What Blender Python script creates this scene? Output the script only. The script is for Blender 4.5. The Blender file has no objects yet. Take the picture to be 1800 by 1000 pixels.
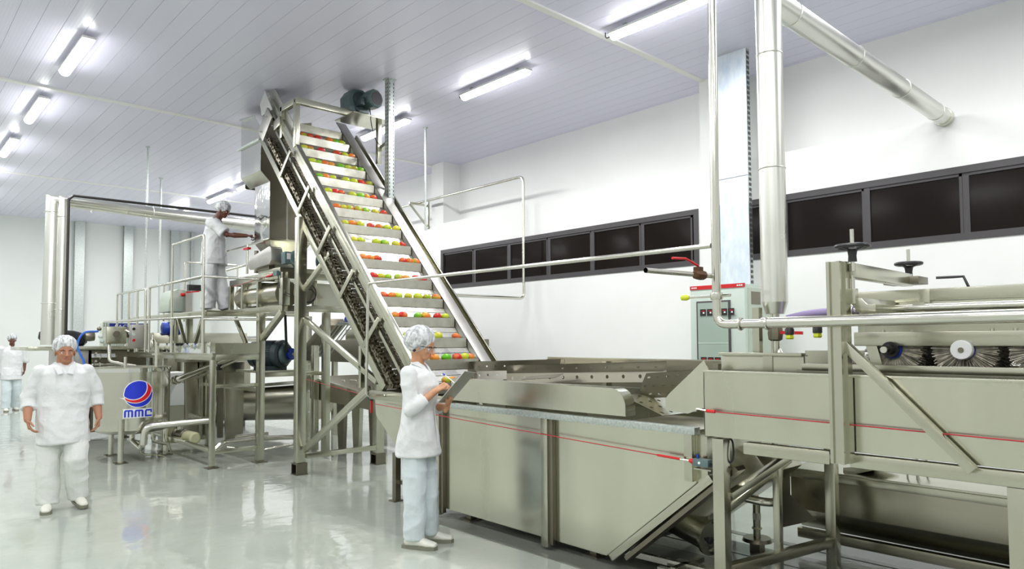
import bpy, bmesh, math, random
from mathutils import Vector, Matrix, noise
random.seed(7)
C = bpy.context.scene
COL = C.collection
V = Vector
R = math.radians

# ------------------------------------------------------------------ camera
F, CX, CY, H = 1230.0, 900.0, 544.0, 1.6
PITCH, ROLL, HEAD = math.atan(54/1230), math.atan(0.0057), math.atan(1140/1230)
_f = V((math.sin(HEAD)*math.cos(PITCH), math.cos(HEAD)*math.cos(PITCH), math.sin(PITCH)))
_r0 = V((math.cos(HEAD), -math.sin(HEAD), 0)); _u0 = _r0.cross(_f)
_r = math.cos(ROLL)*_r0 - math.sin(ROLL)*_u0
_u = math.sin(ROLL)*_r0 + math.cos(ROLL)*_u0
cam_d = bpy.data.cameras.new('camera'); cam = bpy.data.objects.new('camera', cam_d); COL.objects.link(cam)
cam.matrix_world = Matrix(((_r.x, _u.x, -_f.x, 0), (_r.y, _u.y, -_f.y, 0), (_r.z, _u.z, -_f.z, H), (0, 0, 0, 1)))
cam_d.sensor_width = 36; cam_d.lens = 36*F/1800; cam_d.shift_y = 44/1800; cam_d.clip_start = 0.05; cam_d.clip_end = 200
C.camera = cam

def P(x, y, X=None, Y=None, Z=None):
    """survey helper: the point of the plane X=, Y= or Z= seen at photo pixel (x, y)"""
    d = _f + _r*((x-CX)/F) - _u*((y-CY)/F)
    if X is not None: t = X/d.x
    elif Y is not None: t = Y/d.y
    else: t = (Z-H)/d.z
    return V((0, 0, H)) + d*t

# ------------------------------------------------------------------ materials
def mat(name, col, rough=.5, metal=0, nz=0, scale=8, col2=None, bump=0, bscale=60, emit=None, trans=0, coat=0, stretch=None, rvar=0, spec=None, alpha=1, ior=None, generated=False):
    m = bpy.data.materials.new(name); m.use_nodes = True
    nt = m.node_tree; b = nt.nodes['Principled BSDF']; L = nt.links
    b.inputs['Base Color'].default_value = (*col, 1); b.inputs['Roughness'].default_value = rough; b.inputs['Metallic'].default_value = metal
    if coat: b.inputs['Coat Weight'].default_value = coat; b.inputs['Coat Roughness'].default_value = .05
    if trans: b.inputs['Transmission Weight'].default_value = trans
    if spec is not None: b.inputs['Specular IOR Level'].default_value = spec
    if ior: b.inputs['IOR'].default_value = ior
    if alpha < 1: b.inputs['Alpha'].default_value = alpha
    if emit: b.inputs['Emission Color'].default_value = (*emit[0], 1); b.inputs['Emission Strength'].default_value = emit[1]
    tc = nt.nodes.new('ShaderNodeTexCoord'); src = tc.outputs['Object']
    if stretch:
        mp = nt.nodes.new('ShaderNodeMapping'); mp.inputs['Scale'].default_value = stretch; L.new(src, mp.inputs[0]); src = mp.outputs[0]
    if col2 or rvar:
        n = nt.nodes.new('ShaderNodeTexNoise'); n.inputs['Scale'].default_value = scale; n.inputs['Detail'].default_value = 5; L.new(src, n.inputs['Vector'])
        if col2:
            r = nt.nodes.new('ShaderNodeValToRGB'); r.color_ramp.elements[0].color = (*col, 1); r.color_ramp.elements[1].color = (*col2, 1)
            r.color_ramp.elements[0].position = .4-nz; r.color_ramp.elements[1].position = .6+nz
            L.new(n.outputs['Fac'], r.inputs[0]); L.new(r.outputs[0], b.inputs['Base Color'])
        if rvar:
            q = nt.nodes.new('ShaderNodeMapRange'); q.inputs['To Min'].default_value = max(.02, rough-rvar); q.inputs['To Max'].default_value = rough+rvar
            q.inputs['From Min'].default_value = .3; q.inputs['From Max'].default_value = .7
            L.new(n.outputs['Fac'], q.inputs['Value']); L.new(q.outputs[0], b.inputs['Roughness'])
    if bump:
        n2 = nt.nodes.new('ShaderNodeTexNoise'); n2.inputs['Scale'].default_value = bscale; n2.inputs['Detail'].default_value = 3; L.new(src, n2.inputs['Vector'])
        bp = nt.nodes.new('ShaderNodeBump'); bp.inputs['Strength'].default_value = bump; bp.inputs['Distance'].default_value = .02
        L.new(n2.outputs['Fac'], bp.inputs['Height']); L.new(bp.outputs[0], b.inputs['Normal'])
    return m
M = {}
M['wall'] = mat('white_paint', (.90, .91, .89), .55, col2=(.88, .89, .87), scale=1.5)
M['wallback'] = mat('white_panel', (.80, .83, .80), .5, col2=(.78, .81, .78), scale=1.0)
M['trim'] = mat('white_trim', (.93, .93, .90), .4)
M['steel'] = mat('satin_steel', (.58, .575, .48), .24, 1, col2=(.49, .485, .39), scale=3, rvar=.03, nz=.25)
M['sheet'] = mat('sheet_steel', (.69, .69, .58), .24, 1, col2=(.56, .56, .455), scale=2.6, rvar=.07, nz=.12, stretch=(1, 1, .18))  # vertical streaks put soft reflections of the posts into the colour
M['tube'] = mat('polished_tube', (.68, .67, .60), .2, 1, rvar=.05, scale=5)
M['duct'] = mat('bright_jacket', (.74, .74, .69), .33, 1, rvar=.06, scale=3)
M['mirror'] = mat('mirror_steel', (.74, .74, .71), .06, 1, bump=.5, bscale=2.2)
M['flap'] = mat('perforated_steel_shaded', (.34, .32, .26), .35, 1)  # darker than the other steel: the dark tank's reflection is painted in
M['steeldim'] = mat('dull_steel', (.44, .42, .345), .26, 1, col2=(.37, .355, .28), scale=1.5, nz=.25)
M['wallunseen'] = mat('unseen_wall_grey', (.62, .63, .60), .6)  # for the unseen walls, greyed so that the steel reflects darker
M['flight'] = mat('flight_steel', (.58, .57, .50), .42, 1, col2=(.46, .45, .38), scale=9, rvar=.1, nz=.1)
M['slat'] = mat('slat_steel', (.64, .63, .58), .3, 1, rvar=.08, scale=6)
M['cover'] = mat('grey_cover', (.50, .49, .47), .42, 1, col2=(.44, .43, .40), scale=3)
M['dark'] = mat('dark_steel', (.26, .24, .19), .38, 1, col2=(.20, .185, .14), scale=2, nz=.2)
M['chain'] = mat('oily_chain', (.30, .27, .21), .35, 1, col2=(.06, .05, .03), scale=40)
M['galv'] = mat('galvanised', (.62, .66, .64), .38, .9, col2=(.45, .50, .48), scale=60, nz=.05)
M['galvblue'] = mat('galvanised_tray', (.62, .72, .82), .42, .8, col2=(.80, .86, .90), scale=14, nz=.1, stretch=(1, 1, .4))
M['black'] = mat('black_plastic', (.015, .015, .017), .35)
M['rubber'] = mat('black_rubber', (.02, .02, .02), .6)
M['blackpipe'] = mat('black_pipe', (.02, .018, .015), .4)
M['frame'] = mat('grey_aluminium', (.075, .07, .075), .42, .3)
M['glass'] = mat('night_glass', (.012, .009, .008), .12, spec=.12)
M['teal'] = mat('teal_paint', (.11, .17, .17), .35, col2=(.09, .14, .145), scale=10)
M['tealdark'] = mat('dark_teal_paint', (.045, .07, .08), .4)
M['blue'] = mat('blue_paint', (.01, .05, .38), .4)
M['red'] = mat('red_plastic', (.62, .01, .015), .35)
M['redcord'] = mat('red_cord', (.45, .015, .03), .5)
M['yellow'] = mat('lime_plastic', (.62, .68, .03), .4)
M['cream'] = mat('cream_paint', (.68, .68, .42), .4)
M['cabinet'] = mat('grey_green_paint', (.58, .67, .60), .45)
M['cabglass'] = mat('cabinet_window', (.38, .48, .41), .08, spec=.6)
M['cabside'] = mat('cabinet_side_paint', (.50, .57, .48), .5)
M['white'] = mat('white_plastic', (.85, .86, .84), .35)
M['purple'] = mat('purple_hose', (.33, .26, .47), .55)
M['rust'] = mat('brown_valve', (.10, .045, .02), .5, .5)
M['orange'] = mat('orange_tag', (.6, .15, .02), .5)
M['logored'] = mat('logo_red', (.75, .005, .02), .4)
M['logoblue'] = mat('logo_blue', (.012, .035, .62), .35)
M['navy'] = mat('navy_strip', (.02, .03, .25), .4)
M['bristle'] = mat('grey_bristle', (.72, .68, .58), .8, col2=(.45, .42, .35), scale=30)
M['cloth'] = mat('white_cotton', (.70, .715, .72), .85, bump=.5, bscale=14)
M['trous'] = mat('pale_trousers', (.62, .69, .715), .85, bump=.5, bscale=12)
M['whitetrous'] = mat('white_trousers', (.70, .72, .69), .85, bump=.5, bscale=12)
M['shoe'] = mat('white_leather', (.74, .74, .66), .45)
M['sole'] = mat('grey_sole', (.20, .20, .15), .6)
M['skin'] = mat('skin_light', (.56, .29, .16), .5, col2=(.50, .24, .13), scale=14)
M['skinmid'] = mat('skin_mid', (.42, .19, .11), .5)
M['skindark'] = mat('skin_dark', (.125, .04, .022), .45)
M['lip'] = mat('lip', (.42, .09, .08), .45)
M['hair'] = mat('dark_hair', (.03, .018, .012), .6)
M['lens'] = mat('clear_lens', (.85, .87, .9), .05, alpha=.16)
M['brass'] = mat('brown_board', (.17, .12, .10), .4)
M['paper'] = mat('paper', (.8, .8, .78), .7)

def netmat():
    m = bpy.data.materials.new('hair_net_fabric'); m.use_nodes = True; nt = m.node_tree; b = nt.nodes['Principled BSDF']; L = nt.links
    tc = nt.nodes.new('ShaderNodeTexCoord'); mp = nt.nodes.new('ShaderNodeMapping'); mp.inputs['Scale'].default_value = (9, 15, 4); mp.inputs['Rotation'].default_value = (0, .5, .3)
    n = nt.nodes.new('ShaderNodeTexNoise'); n.inputs['Scale'].default_value = 3.2; n.inputs['Detail'].default_value = 3; n.inputs['Distortion'].default_value = .6
    r = nt.nodes.new('ShaderNodeValToRGB'); e = r.color_ramp.elements
    e[0].position = .40; e[0].color = (.36, .37, .38, 1); e[1].position = .60; e[1].color = (.74, .76, .77, 1)
    L.new(tc.outputs['Object'], mp.inputs[0]); L.new(mp.outputs[0], n.inputs['Vector']); L.new(n.outputs['Fac'], r.inputs[0]); L.new(r.outputs[0], b.inputs['Base Color'])
    b.inputs['Roughness'].default_value = .8
    bp = nt.nodes.new('ShaderNodeBump'); bp.inputs['Strength'].default_value = .5; bp.inputs['Distance'].default_value = .01
    L.new(n.outputs['Fac'], bp.inputs['Height']); L.new(bp.outputs[0], b.inputs['Normal'])
    return m
M['net'] = netmat()

def floormat(name, c1, c2, ro):
    m = bpy.data.materials.new(name); m.use_nodes = True; nt = m.node_tree; b = nt.nodes['Principled BSDF']; L = nt.links
    tc = nt.nodes.new('ShaderNodeTexCoord')
    n = nt.nodes.new('ShaderNodeTexNoise'); n.inputs['Scale'].default_value = 1.1; n.inputs['Detail'].default_value = 6; L.new(tc.outputs['Object'], n.inputs['Vector'])
    r = nt.nodes.new('ShaderNodeValToRGB'); r.color_ramp.elements[0].color = (*c1, 1); r.color_ramp.elements[1].color = (*c2, 1)
    r.color_ramp.elements[0].position = .35; r.color_ramp.elements[1].position = .65
    L.new(n.outputs['Fac'], r.inputs[0]); L.new(r.outputs[0], b.inputs['Base Color'])
    q = nt.nodes.new('ShaderNodeMapRange'); q.inputs['From Min'].default_value = .35; q.inputs['From Max'].default_value = .65; q.inputs['To Min'].default_value = ro*.6; q.inputs['To Max'].default_value = ro*1.5
    L.new(n.outputs['Fac'], q.inputs['Value']); L.new(q.outputs[0], b.inputs['Roughness'])
    n2 = nt.nodes.new('ShaderNodeTexNoise'); n2.inputs['Scale'].default_value = 3.2; n2.inputs['Detail'].default_value = 4; L.new(tc.outputs['Object'], n2.inputs['Vector'])
    bp = nt.nodes.new('ShaderNodeBump'); bp.inputs['Strength'].default_value = .25; bp.inputs['Distance'].default_value = .02
    L.new(n2.outputs['Fac'], bp.inputs['Height']); L.new(bp.outputs[0], b.inputs['Normal'])
    b.inputs['Specular IOR Level'].default_value = .75
    return m
M['floor'] = floormat('grey_epoxy', (.39, .425, .37), (.45, .48, .425), .06)
M['floorshade'] = floormat('shaded_floor', (.155, .165, .14), (.20, .21, .18), .12)  # darker floor tone: shade and the dark tank's reflection put into the colour

def ceilmat():
    m = mat('ceiling_lining', (.84, .825, 1.0), .28, coat=0)
    nt = m.node_tree; b = nt.nodes['Principled BSDF']; L = nt.links
    tc = nt.nodes.new('ShaderNodeTexCoord'); sp = nt.nodes.new('ShaderNodeSeparateXYZ'); L.new(tc.outputs['Object'], sp.inputs[0])
    w = nt.nodes.new('ShaderNodeMath'); w.operation = 'SINE'; mu = nt.nodes.new('ShaderNodeMath'); mu.operation = 'MULTIPLY'; mu.inputs[1].default_value = 2*math.pi/.034
    L.new(sp.outputs['X'], mu.inputs[0]); L.new(mu.outputs[0], w.inputs[0])
    bp = nt.nodes.new('ShaderNodeBump'); bp.inputs['Strength'].default_value = .10; bp.inputs['Distance'].default_value = .002
    L.new(w.outputs[0], bp.inputs['Height']); L.new(bp.outputs[0], b.inputs['Normal'])
    return m
M['ceil'] = ceilmat()
M['seam'] = mat('ceiling_seam', (.52, .52, .58), .5)
M['diff'] = mat('lamp_diffuser', (1, 1, 1), .3, emit=((1, .995, .98), 14))
M['lampbody'] = mat('lamp_body', (.8, .8, .78), .4)

# ------------------------------------------------------------------ object helpers
def E(name, label=None, cat=None, group=None, loc=(0, 0, 0), rz=0, kind=None, parent=None):
    o = bpy.data.objects.new(name, None); COL.objects.link(o); o.location = loc; o.rotation_euler = (0, 0, rz); o.empty_display_size = .1
    if parent: o.parent = parent
    tag(o, label, cat, group, kind); return o
def tag(o, label=None, cat=None, group=None, kind=None):
    if label: o['label'] = label
    if cat: o['category'] = cat
    if group: o['group'] = group
    if kind: o['kind'] = kind
    return o
def dup(o, parent=None):
    c = o.copy(); COL.objects.link(c); c.parent = parent
    for ch in list(o.children): dup(ch, c)
    return c
def wloc(o):
    l = V(o.location)
    return l if o.parent is None else l + wloc(o.parent)

class MB:
    def __init__(s): s.bm = bmesh.new()
    def _hexa(s, v):
        vs = [s.bm.verts.new(p) for p in v]
        for f in ((0, 3, 2, 1), (4, 5, 6, 7), (0, 1, 5, 4), (1, 2, 6, 5), (2, 3, 7, 6), (3, 0, 4, 7)):
            s.bm.faces.new([vs[i] for i in f])
        return s
    def box(s, a, b):
        x0, x1 = sorted((a[0], b[0])); y0, y1 = sorted((a[1], b[1])); z0, z1 = sorted((a[2], b[2]))
        return s._hexa([(x0, y0, z0), (x1, y0, z0), (x1, y1, z0), (x0, y1, z0), (x0, y0, z1), (x1, y0, z1), (x1, y1, z1), (x0, y1, z1)])
    def bar(s, a, b, w, h, side=None, up=(0, 0, 1)):
        a, b = V(a), V(b); d = (b-a).normalized()
        sd = V(side).normalized() if side else V(up).cross(d)
        if sd.length < 1e-3: sd = V((1, 0, 0))
        sd = (sd - d*sd.dot(d)).normalized(); u = d.cross(sd).normalized()
        sd *= w/2; u *= h/2
        return s._hexa([a-sd-u, a+sd-u, a+sd+u, a-sd+u, b-sd-u, b+sd-u, b+sd+u, b-sd+u])
    def ring(s, c, ax, ay, n):
        return [s.bm.verts.new(V(c)+ax*math.cos(2*math.pi*i/n)+ay*math.sin(2*math.pi*i/n)) for i in range(n)]
    def skin(s, r1, r2):
        n = len(r1)
        for i in range(n): s.bm.faces.new((r1[i], r1[(i+1) % n], r2[(i+1) % n], r2[i]))
    def cap(s, r, flip=False):
        s.bm.faces.new(r[::-1] if flip else r)
    @staticmethod
    def axes(d):
        d = V(d).normalized(); t = V((0, 0, 1)) if abs(d.z) < .9 else V((1, 0, 0))
        a = d.cross(t).normalized(); return a, d.cross(a).normalized()
    def cyl(s, a, b, r1, r2=None, n=20, caps=True):
        r2 = r1 if r2 is None else r2; ax, ay = s.axes(V(b)-V(a))
        q1 = s.ring(a, ax*r1, ay*r1, n); q2 = s.ring(b, ax*r2, ay*r2, n); s.skin(q1, q2)
        if caps: s.cap(q1, True); s.cap(q2)
        return s
    def lathe(s, o, d, prof, n=24):
        """prof: list of (distance along d, radius)"""
        d = V(d).normalized(); ax, ay = s.axes(d); prev = None
        for i, (t, r) in enumerate(prof):
            q = s.ring(V(o)+d*t, ax*max(r, 1e-4), ay*max(r, 1e-4), n)
            if prev: s.skin(prev, q)
            else: s.cap(q, True)
            prev = q
        s.cap(prev); return s
    def tube(s, pts, r, n=12, bend=0, caps=True):
        pts = [V(p) for p in pts]
        if bend:
            q = [pts[0]]
            for i in range(1, len(pts)-1):
                a, c, b = pts[i-1], pts[i], pts[i+1]; k = min(bend, (a-c).length*.45, (b-c).length*.45)
                p0 = c+(a-c).normalized()*k; p1 = c+(b-c).normalized()*k
                for j in range(7):
                    t = j/6; q.append(p0*(1-t)**2+c*2*t*(1-t)+p1*t*t)
            q.append(pts[-1]); pts = q
        rr = r if isinstance(r, (list, tuple)) else [r]*len(pts)
        d = (pts[1]-pts[0]).normalized(); ax, ay = s.axes(d); prev = None
        for i, p in enumerate(pts):
            if i == 0: dd = d
            elif i == len(pts)-1: dd = (pts[i]-pts[i-1]).normalized()
            else: dd = ((pts[i+1]-pts[i]).normalized()+(pts[i]-pts[i-1]).normalized()).normalized()
            ax = (ax-dd*ax.dot(dd)).normalized(); ay = dd.cross(ax).normalized()
            q = s.ring(p, ax*rr[i], ay*rr[i], n)
            if prev: s.skin(prev, q)
            elif caps: s.cap(q, True)
            prev = q
        if caps: s.cap(prev)
        return s
    def prism(s, poly, vec):
        poly = [V(p) for p in poly]; vec = V(vec)
        nrm = V((0, 0, 0))
        for i in range(len(poly)): nrm += (poly[i]-poly[0]).cross(poly[(i+1) % len(poly)]-poly[0])
        if nrm.dot(vec) > 0: poly = poly[::-1]
        a = [s.bm.verts.new(p) for p in poly]; b = [s.bm.verts.new(p+vec) for p in poly]; n = len(a)
        s.bm.faces.new(a); s.bm.faces.new(b[::-1])
        for i in range(n): s.bm.faces.new((a[i], b[i], b[(i+1) % n], a[(i+1) % n]))
        return s
    def sphere(s, c, r, sx=1, sy=1, sz=1, n=16):
        g = bmesh.ops.create_uvsphere(s.bm, u_segments=n, v_segments=max(6, n//2), radius=r)
        for v in g['verts']: v.co = V((v.co.x*sx, v.co.y*sy, v.co.z*sz))+V(c)
        return s
    def torus(s, c, d, R_, r, n=28, k=8):
        ax, ay = s.axes(d); d = V(d).normalized(); rows = []
        for i in range(n):
            a = 2*math.pi*i/n; o = ax*math.cos(a)+ay*math.sin(a)
            rows.append([s.bm.verts.new(V(c)+o*(R_+r*math.cos(2*math.pi*j/k))+d*r*math.sin(2*math.pi*j/k)) for j in range(k)])
        for i in range(n):
            A, B = rows[i], rows[(i+1) % n]
            for j in range(k): s.bm.faces.new((A[j], B[j], B[(j+1) % k], A[(j+1) % k]))
        return s
    def perf(s, o, u, v, nu, nv, r, th, seg=16):
        """sheet with nu x nv round holes: origin o, edge vectors u, v"""
        o, u, v = V(o), V(u), V(v); nrm = u.cross(v).normalized()*th
        lu, lv = u.length/nu, v.length/nv; du, dv = u.normalized(), v.normalized()
        for off, fl in ((V((0, 0, 0)), 0), (nrm, 1)):
            for i in range(nu):
                for j in range(nv):
                    c = o+du*lu*(i+.5)+dv*lv*(j+.5)+off; inner = []; outer = []
                    for k in range(seg):
                        a = 2*math.pi*k/seg; cx, cy = math.cos(a), math.sin(a); m = max(abs(cx), abs(cy))
                        inner.append(s.bm.verts.new(c+du*cx*r+dv*cy*r)); outer.append(s.bm.verts.new(c+du*cx/m*lu/2+dv*cy/m*lv/2))
                    for k in range(seg):
                        q = (inner[k], outer[k], outer[(k+1) % seg], inner[(k+1) % seg])
                        s.bm.faces.new(q if not fl else q[::-1])
        return s
    def build(s, name, m, parent=None, smooth=True, bevel=0, label=None, cat=None, group=None, kind=None, ang=35):
        me = bpy.data.meshes.new(name)
        if parent is not None:
            off = wloc(parent)
            bmesh.ops.translate(s.bm, verts=s.bm.verts, vec=-off)
        if bevel:
            bmesh.ops.remove_doubles(s.bm, verts=s.bm.verts, dist=1e-6)
            ed = [e for e in s.bm.edges if len(e.link_faces) == 2 and e.calc_face_angle(0) > .6]
            bmesh.ops.bevel(s.bm, geom=ed, offset=bevel, segments=2, affect='EDGES', profile=.6)
        s.bm.to_mesh(me); s.bm.free()
        me.materials.append(M[m] if isinstance(m, str) else m)
        if smooth:
            me.shade_smooth(); me.set_sharp_from_angle(angle=R(ang))
        o = bpy.data.objects.new(name, me); COL.objects.link(o)
        if parent is not None: o.parent = parent
        tag(o, label, cat, group, kind); return o
def struct(mb, name, m, **k): return mb.build(name, m, kind='structure', **k)
def bez(p, n=10):
    """smooth curve through control points (Catmull-Rom)"""
    p = [V(q) for q in p]; p = [p[0]*2-p[1]]+p+[p[-1]*2-p[-2]]; out = []
    for i in range(1, len(p)-2):
        for j in range(n):
            t = j/n; a, b, c, d = p[i-1], p[i], p[i+1], p[i+2]
            out.append(.5*((2*b)+(c-a)*t+(2*a-5*b+4*c-d)*t*t+(3*b-a-3*c+d)*t**3))
    out.append(p[-2]); return out
ORD = ['first', 'second', 'third', 'fourth', 'fifth', 'sixth', 'seventh', 'eighth', 'ninth', 'tenth', 'eleventh', 'twelfth', 'thirteenth', 'fourteenth', 'fifteenth', 'sixteenth', 'seventeenth']
# ================================================================== ROOM
CH = 5.0
YB, XR, XL, YF = 22.65, 8.0, -4.2, -4.0
struct(MB().box((XL-.2, YF-.2, -.2), (XR+.9, YB+.2, 0)), 'floor', 'floor', smooth=False)
for a_, b_ in ((3.72, 4.60), (4.83, 5.10), (5.30, 5.37)): struct(MB().box((a_, -.6, .0), (b_, 5.12, .004)), 'floor_shade_strip', 'floorshade', smooth=False)  # flat dark strips that paint the shade under the tank onto the floor
c = MB()
x = .06
c.box((XL-.2, YF-.2, CH+.006), (XR+.9, YB+.2, CH+.15))
struct(c, 'ceiling_backing', 'seam', smooth=False)
c = MB(); x = XL
x0 = 1.28-.2075*27
while x0 < XR+.6:
    a, b = max(x0+.002, XL), min(x0+.2055, XR+.5)
    if b > a: c.box((a, YF, CH), (b, YB, CH+.02))
    x0 += .2075
struct(c, 'ceiling', 'ceil', smooth=False)
for i, y in enumerate((-1.1, 4.93, 10.93, 16.9)):
    struct(MB().box((XL, y-.038, CH-.02), (8.4, y+.038, CH+.001)), 'trim_%d' % (i+1), 'trim', smooth=False)
struct(MB().box((8.4, YF, 3.8), (8.6, YB, CH)), 'wall_right_upper', 'wall', smooth=False)
# lower right wall with window openings (Z 2.57-3.31)
W1 = (5.02, 10.6); W2 = (-.75, 4.76); ZW0, ZW1 = 2.57, 3.31
w = MB()
w.box((XR, YF, 0), (8.6, YB, ZW0)); w.box((XR, YF, ZW1), (8.6, YB, 3.82))
w.box((XR, YF, ZW0), (8.6, W2[0], ZW1)); w.box((XR, W2[1], ZW0), (8.6, W1[0], ZW1)); w.box((XR, W1[1], ZW0), (8.6, YB, ZW1))
struct(w, 'wall_right', 'wall', smooth=False)
w = MB()
for ya, yb in ((4.55, 4.98), (10.53, 10.9), (16.5, 16.9)): w.box((XR, ya, 3.82), (8.4, yb, CH))
struct(w, 'wall_right_pillars', 'wall', smooth=False)
struct(MB().box((XL, YB, 0), (8.6, YB+.2, CH)), 'wall_back', 'wallback', smooth=False)
struct(MB().box((XL-.2, YF, 0), (XL, YB, CH)), 'unseen_wall_left', 'wallunseen', smooth=False)
struct(MB().box((XL, YF-.2, 0), (8.6, YF, CH)), 'unseen_wall_front', 'wallunseen', smooth=False)
def window(n, ya, yb, muls, label):
    f = MB(); x0, x1 = XR-.012, XR+.07
    f.box((x0, ya, ZW0), (x1, yb, ZW0+.07)); f.box((x0, ya, ZW1-.07), (x1, yb, ZW1))
    f.box((x0, ya, ZW0+.07), (x1, ya+.07, ZW1-.07)); f.box((x0, yb-.07, ZW0+.07), (x1, yb, ZW1-.07))
    for k, m in enumerate(muls): f.box((x0+.02-(.01 if k % 2 else 0), m-.03, ZW0+.07), (x1, m+.03, ZW1-.07))
    fr = struct(f, 'window_%d' % n, 'frame', smooth=False, label=label)
    g = MB().box((x0+.03, ya+.07, ZW0+.07), (x0+.04, yb-.07, ZW1-.07)).build('window_pane', 'glass', fr, smooth=False)
    s = MB()
    for a, b in zip([ya+.07]+muls, muls+[yb-.07]):
        s.box((x0+.015, a+.03, ZW0+.07), (x0+.028, a+.055, ZW1-.07)); s.box((x0+.015, a+.03, ZW1-.1), (x0+.028, b-.03, ZW1-.07))
    s.build('window_sash', 'frame', fr, smooth=False)
window(1, *W1, [5.93, 6.84, 7.76, 8.69, 9.62], 'dark night window band left of the tall steel pipe')
window(2, *W2, [.17, 1.07, 1.99, 2.92, 3.85], 'dark night window band at the right end of the wall')
# galvanised wall channels on the far wall
for i, px in enumerate((139, 225, 307, 337)):
    p = P(px, 480, Y=YB-.1); wd = .12 if i < 3 else .03
    struct(MB().box((p.x-wd, YB-.12, 0), (p.x+wd, YB, CH)), 'trim_%d' % (5+i), 'galv', smooth=False)
# ------------------------------------------------------------------ lamps
def lamp_proto():
    t = E('ceiling_lamp')
    MB().box((-.068, -.65, -.030), (.068, .65, 0)).build('lamp_housing', 'lampbody', t, bevel=.01)
    m = MB(); prof = [(math.sin(a)*.062, -.026-math.cos(a)*.060) for a in [R(-90+180*i/10) for i in range(11)]]
    m.prism([(x, -.62, z) for x, z in prof], (0, 1.24, 0)); m.build('lamp_diffuser', 'diff', t)
    for y in (-.45, .45): MB().box((-.02, y-.02, 0), (.02, y+.02, .045)).build('lamp_bracket', 'galv', t)
    MB().tube(bez([(0, .64, -.02), (.01, .70, -.03), (.02, .74, 0), (.02, .74, .055)], 5), .006, 8).build('lamp_cable', 'rubber', t)
    return t
lp = lamp_proto(); first = True
Ys = [.9, 3.52, 6.06, 8.66, 11.2, 13.8, 16.4, 18.9]
lad = None
lablist = {}
for ri, x in enumerate((1.7, 5.9)):
    for yi, y in enumerate(([9.3-7.59, 9.3-2.53*2, 9.3-2.53, 9.3, 11.85, 14.42, 17.0, 19.5], [1.6, 4.13, 6.72, 9.32, 11.9, 14.5, 16.3, 19.1])[ri]):
        if ri == 1 and yi == 0: continue
        if ri == 0 and yi < 3: continue
        o = lp if first else dup(lp); first = False
        o.location = (x+.03, y, CH-.045)
        side = 'left-hand row, %s from the camera' if ri == 0 else 'right-hand row, %s from the camera'
        o['label'] = 'glowing tube lamp on the ceiling, ' + side % (ORD[yi-3] if ri == 0 else ORD[yi-1])
        o['category'] = 'ceiling lamp'; o['group'] = 'tube lamps under the ceiling'
def area(x, y, z, sx, sy, w, col=(1, 1, .985), rot=(0, 0, 0)):
    l = bpy.data.lights.new('lamp_light', 'AREA'); l.shape = 'RECTANGLE'; l.size = sx; l.size_y = sy; l.energy = w; l.color = col
    o = bpy.data.objects.new('lamp_light', l); COL.objects.link(o); o.location = (x, y, z); o.rotation_euler = rot
    return o
LW = 27
for x in (-2.3, 1.73, 5.93):
    for y in (-2.5, 0, 1.71 if x < 5 else 2.0, 4.2, 6.75, 9.3, 11.9, 14.45, 17.0, 19.5):
        area(x, y, CH-.16, .1, 1.24, LW)
w = bpy.data.worlds.new('world'); C.world = w; w.use_nodes = True
w.node_tree.nodes['Background'].inputs[0].default_value = (.9, .95, 1, 1); w.node_tree.nodes['Background'].inputs[1].default_value = .3
C.view_settings.view_transform = 'Standard'; C.view_settings.look = 'None'; C.view_settings.exposure = .82; C.view_settings.gamma = 1
C.view_settings.use_curve_mapping = False
try:
    C.cycles.use_denoising = True; C.cycles.max_bounces = 8; C.cycles.diffuse_bounces = 5; C.cycles.glossy_bounces = 5; C.cycles.sample_clamp_indirect = 6; C.cycles.caustics_reflective = False; C.cycles.caustics_refractive = False
except Exception: pass

# ================================================================== INCLINED CONVEYOR
A = R(46.48); cA, sA = math.cos(A), math.sin(A)
def cv(s, n, x): return V((x, 5.691+s*cA-n*sA, 1.409+s*sA+n*cA))
UB = V((0, cA, sA)); NB = V((0, -sA, cA))
conv = E('inclined_conveyor', 'tall inclined steel elevator carrying mangoes up on flights from the wash tank', 'conveyor', loc=(4.4, 7.9, 0))
def beam(name, s0, s1, n0, n1, x0, x1, m='steel', bevel=.003, parent=conv, **k):
    mb = MB(); q = [cv(s0, n0, x0), cv(s0, n0, x1), cv(s0, n1, x1), cv(s0, n1, x0), cv(s1, n0, x0), cv(s1, n0, x1), cv(s1, n1, x1), cv(s1, n1, x0)]
    mb._hexa(q); return mb.build(name, m, parent, bevel=bevel, **k)
beam('lower_beam', .10, 4.55, -.57, -.48, 3.90, 3.95)
beam('lower_beam', -.35, 4.55, -.57, -.48, 4.95, 5.0)
beam('middle_rail', -.35, 4.3, -.245, -.205, 3.93, 3.955)
beam('top_rail', -.35, 4.75, -.13, -.05, 3.93, 3.95)
beam('top_rail', -.35, 4.75, -.055, 0, 3.93, 3.985, 'sheet')
beam('side_plate', -.35, 4.95, -.2, -.001, 3.985, 3.995, 'cover', bevel=0)
beam('side_guard', 4.0, 4.95, -.05, .10, 3.975, 3.985, 'cover', bevel=0)
beam('side_plate', -.35, 4.3, -.2, -.002, 4.80, 4.812, 'cover', bevel=0)
beam('cover_plate', -.35, 3.0, -.012, 0, 4.80, 4.945, 'cover')
beam('cover_plate', 3.0, 4.5, -.012, .006, 4.80, 4.945, 'cover')
beam('outer_rail', -.35, 4.3, -.13, -.035, 4.955, 4.97, 'steel')
beam('outer_rail', -.35, 4.3, -.13, -.02, 5.04, 5.06, 'steel')
beam('outer_rail', -.35, 4.3, -.15, -.12, 4.945, 5.06, 'steel')
for s in (.67, 1.42, 2.17, 2.93, 3.68): beam('brace', s-.03, s+.03, -.50, -.10, 3.885, 3.905, 'steel')
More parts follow.
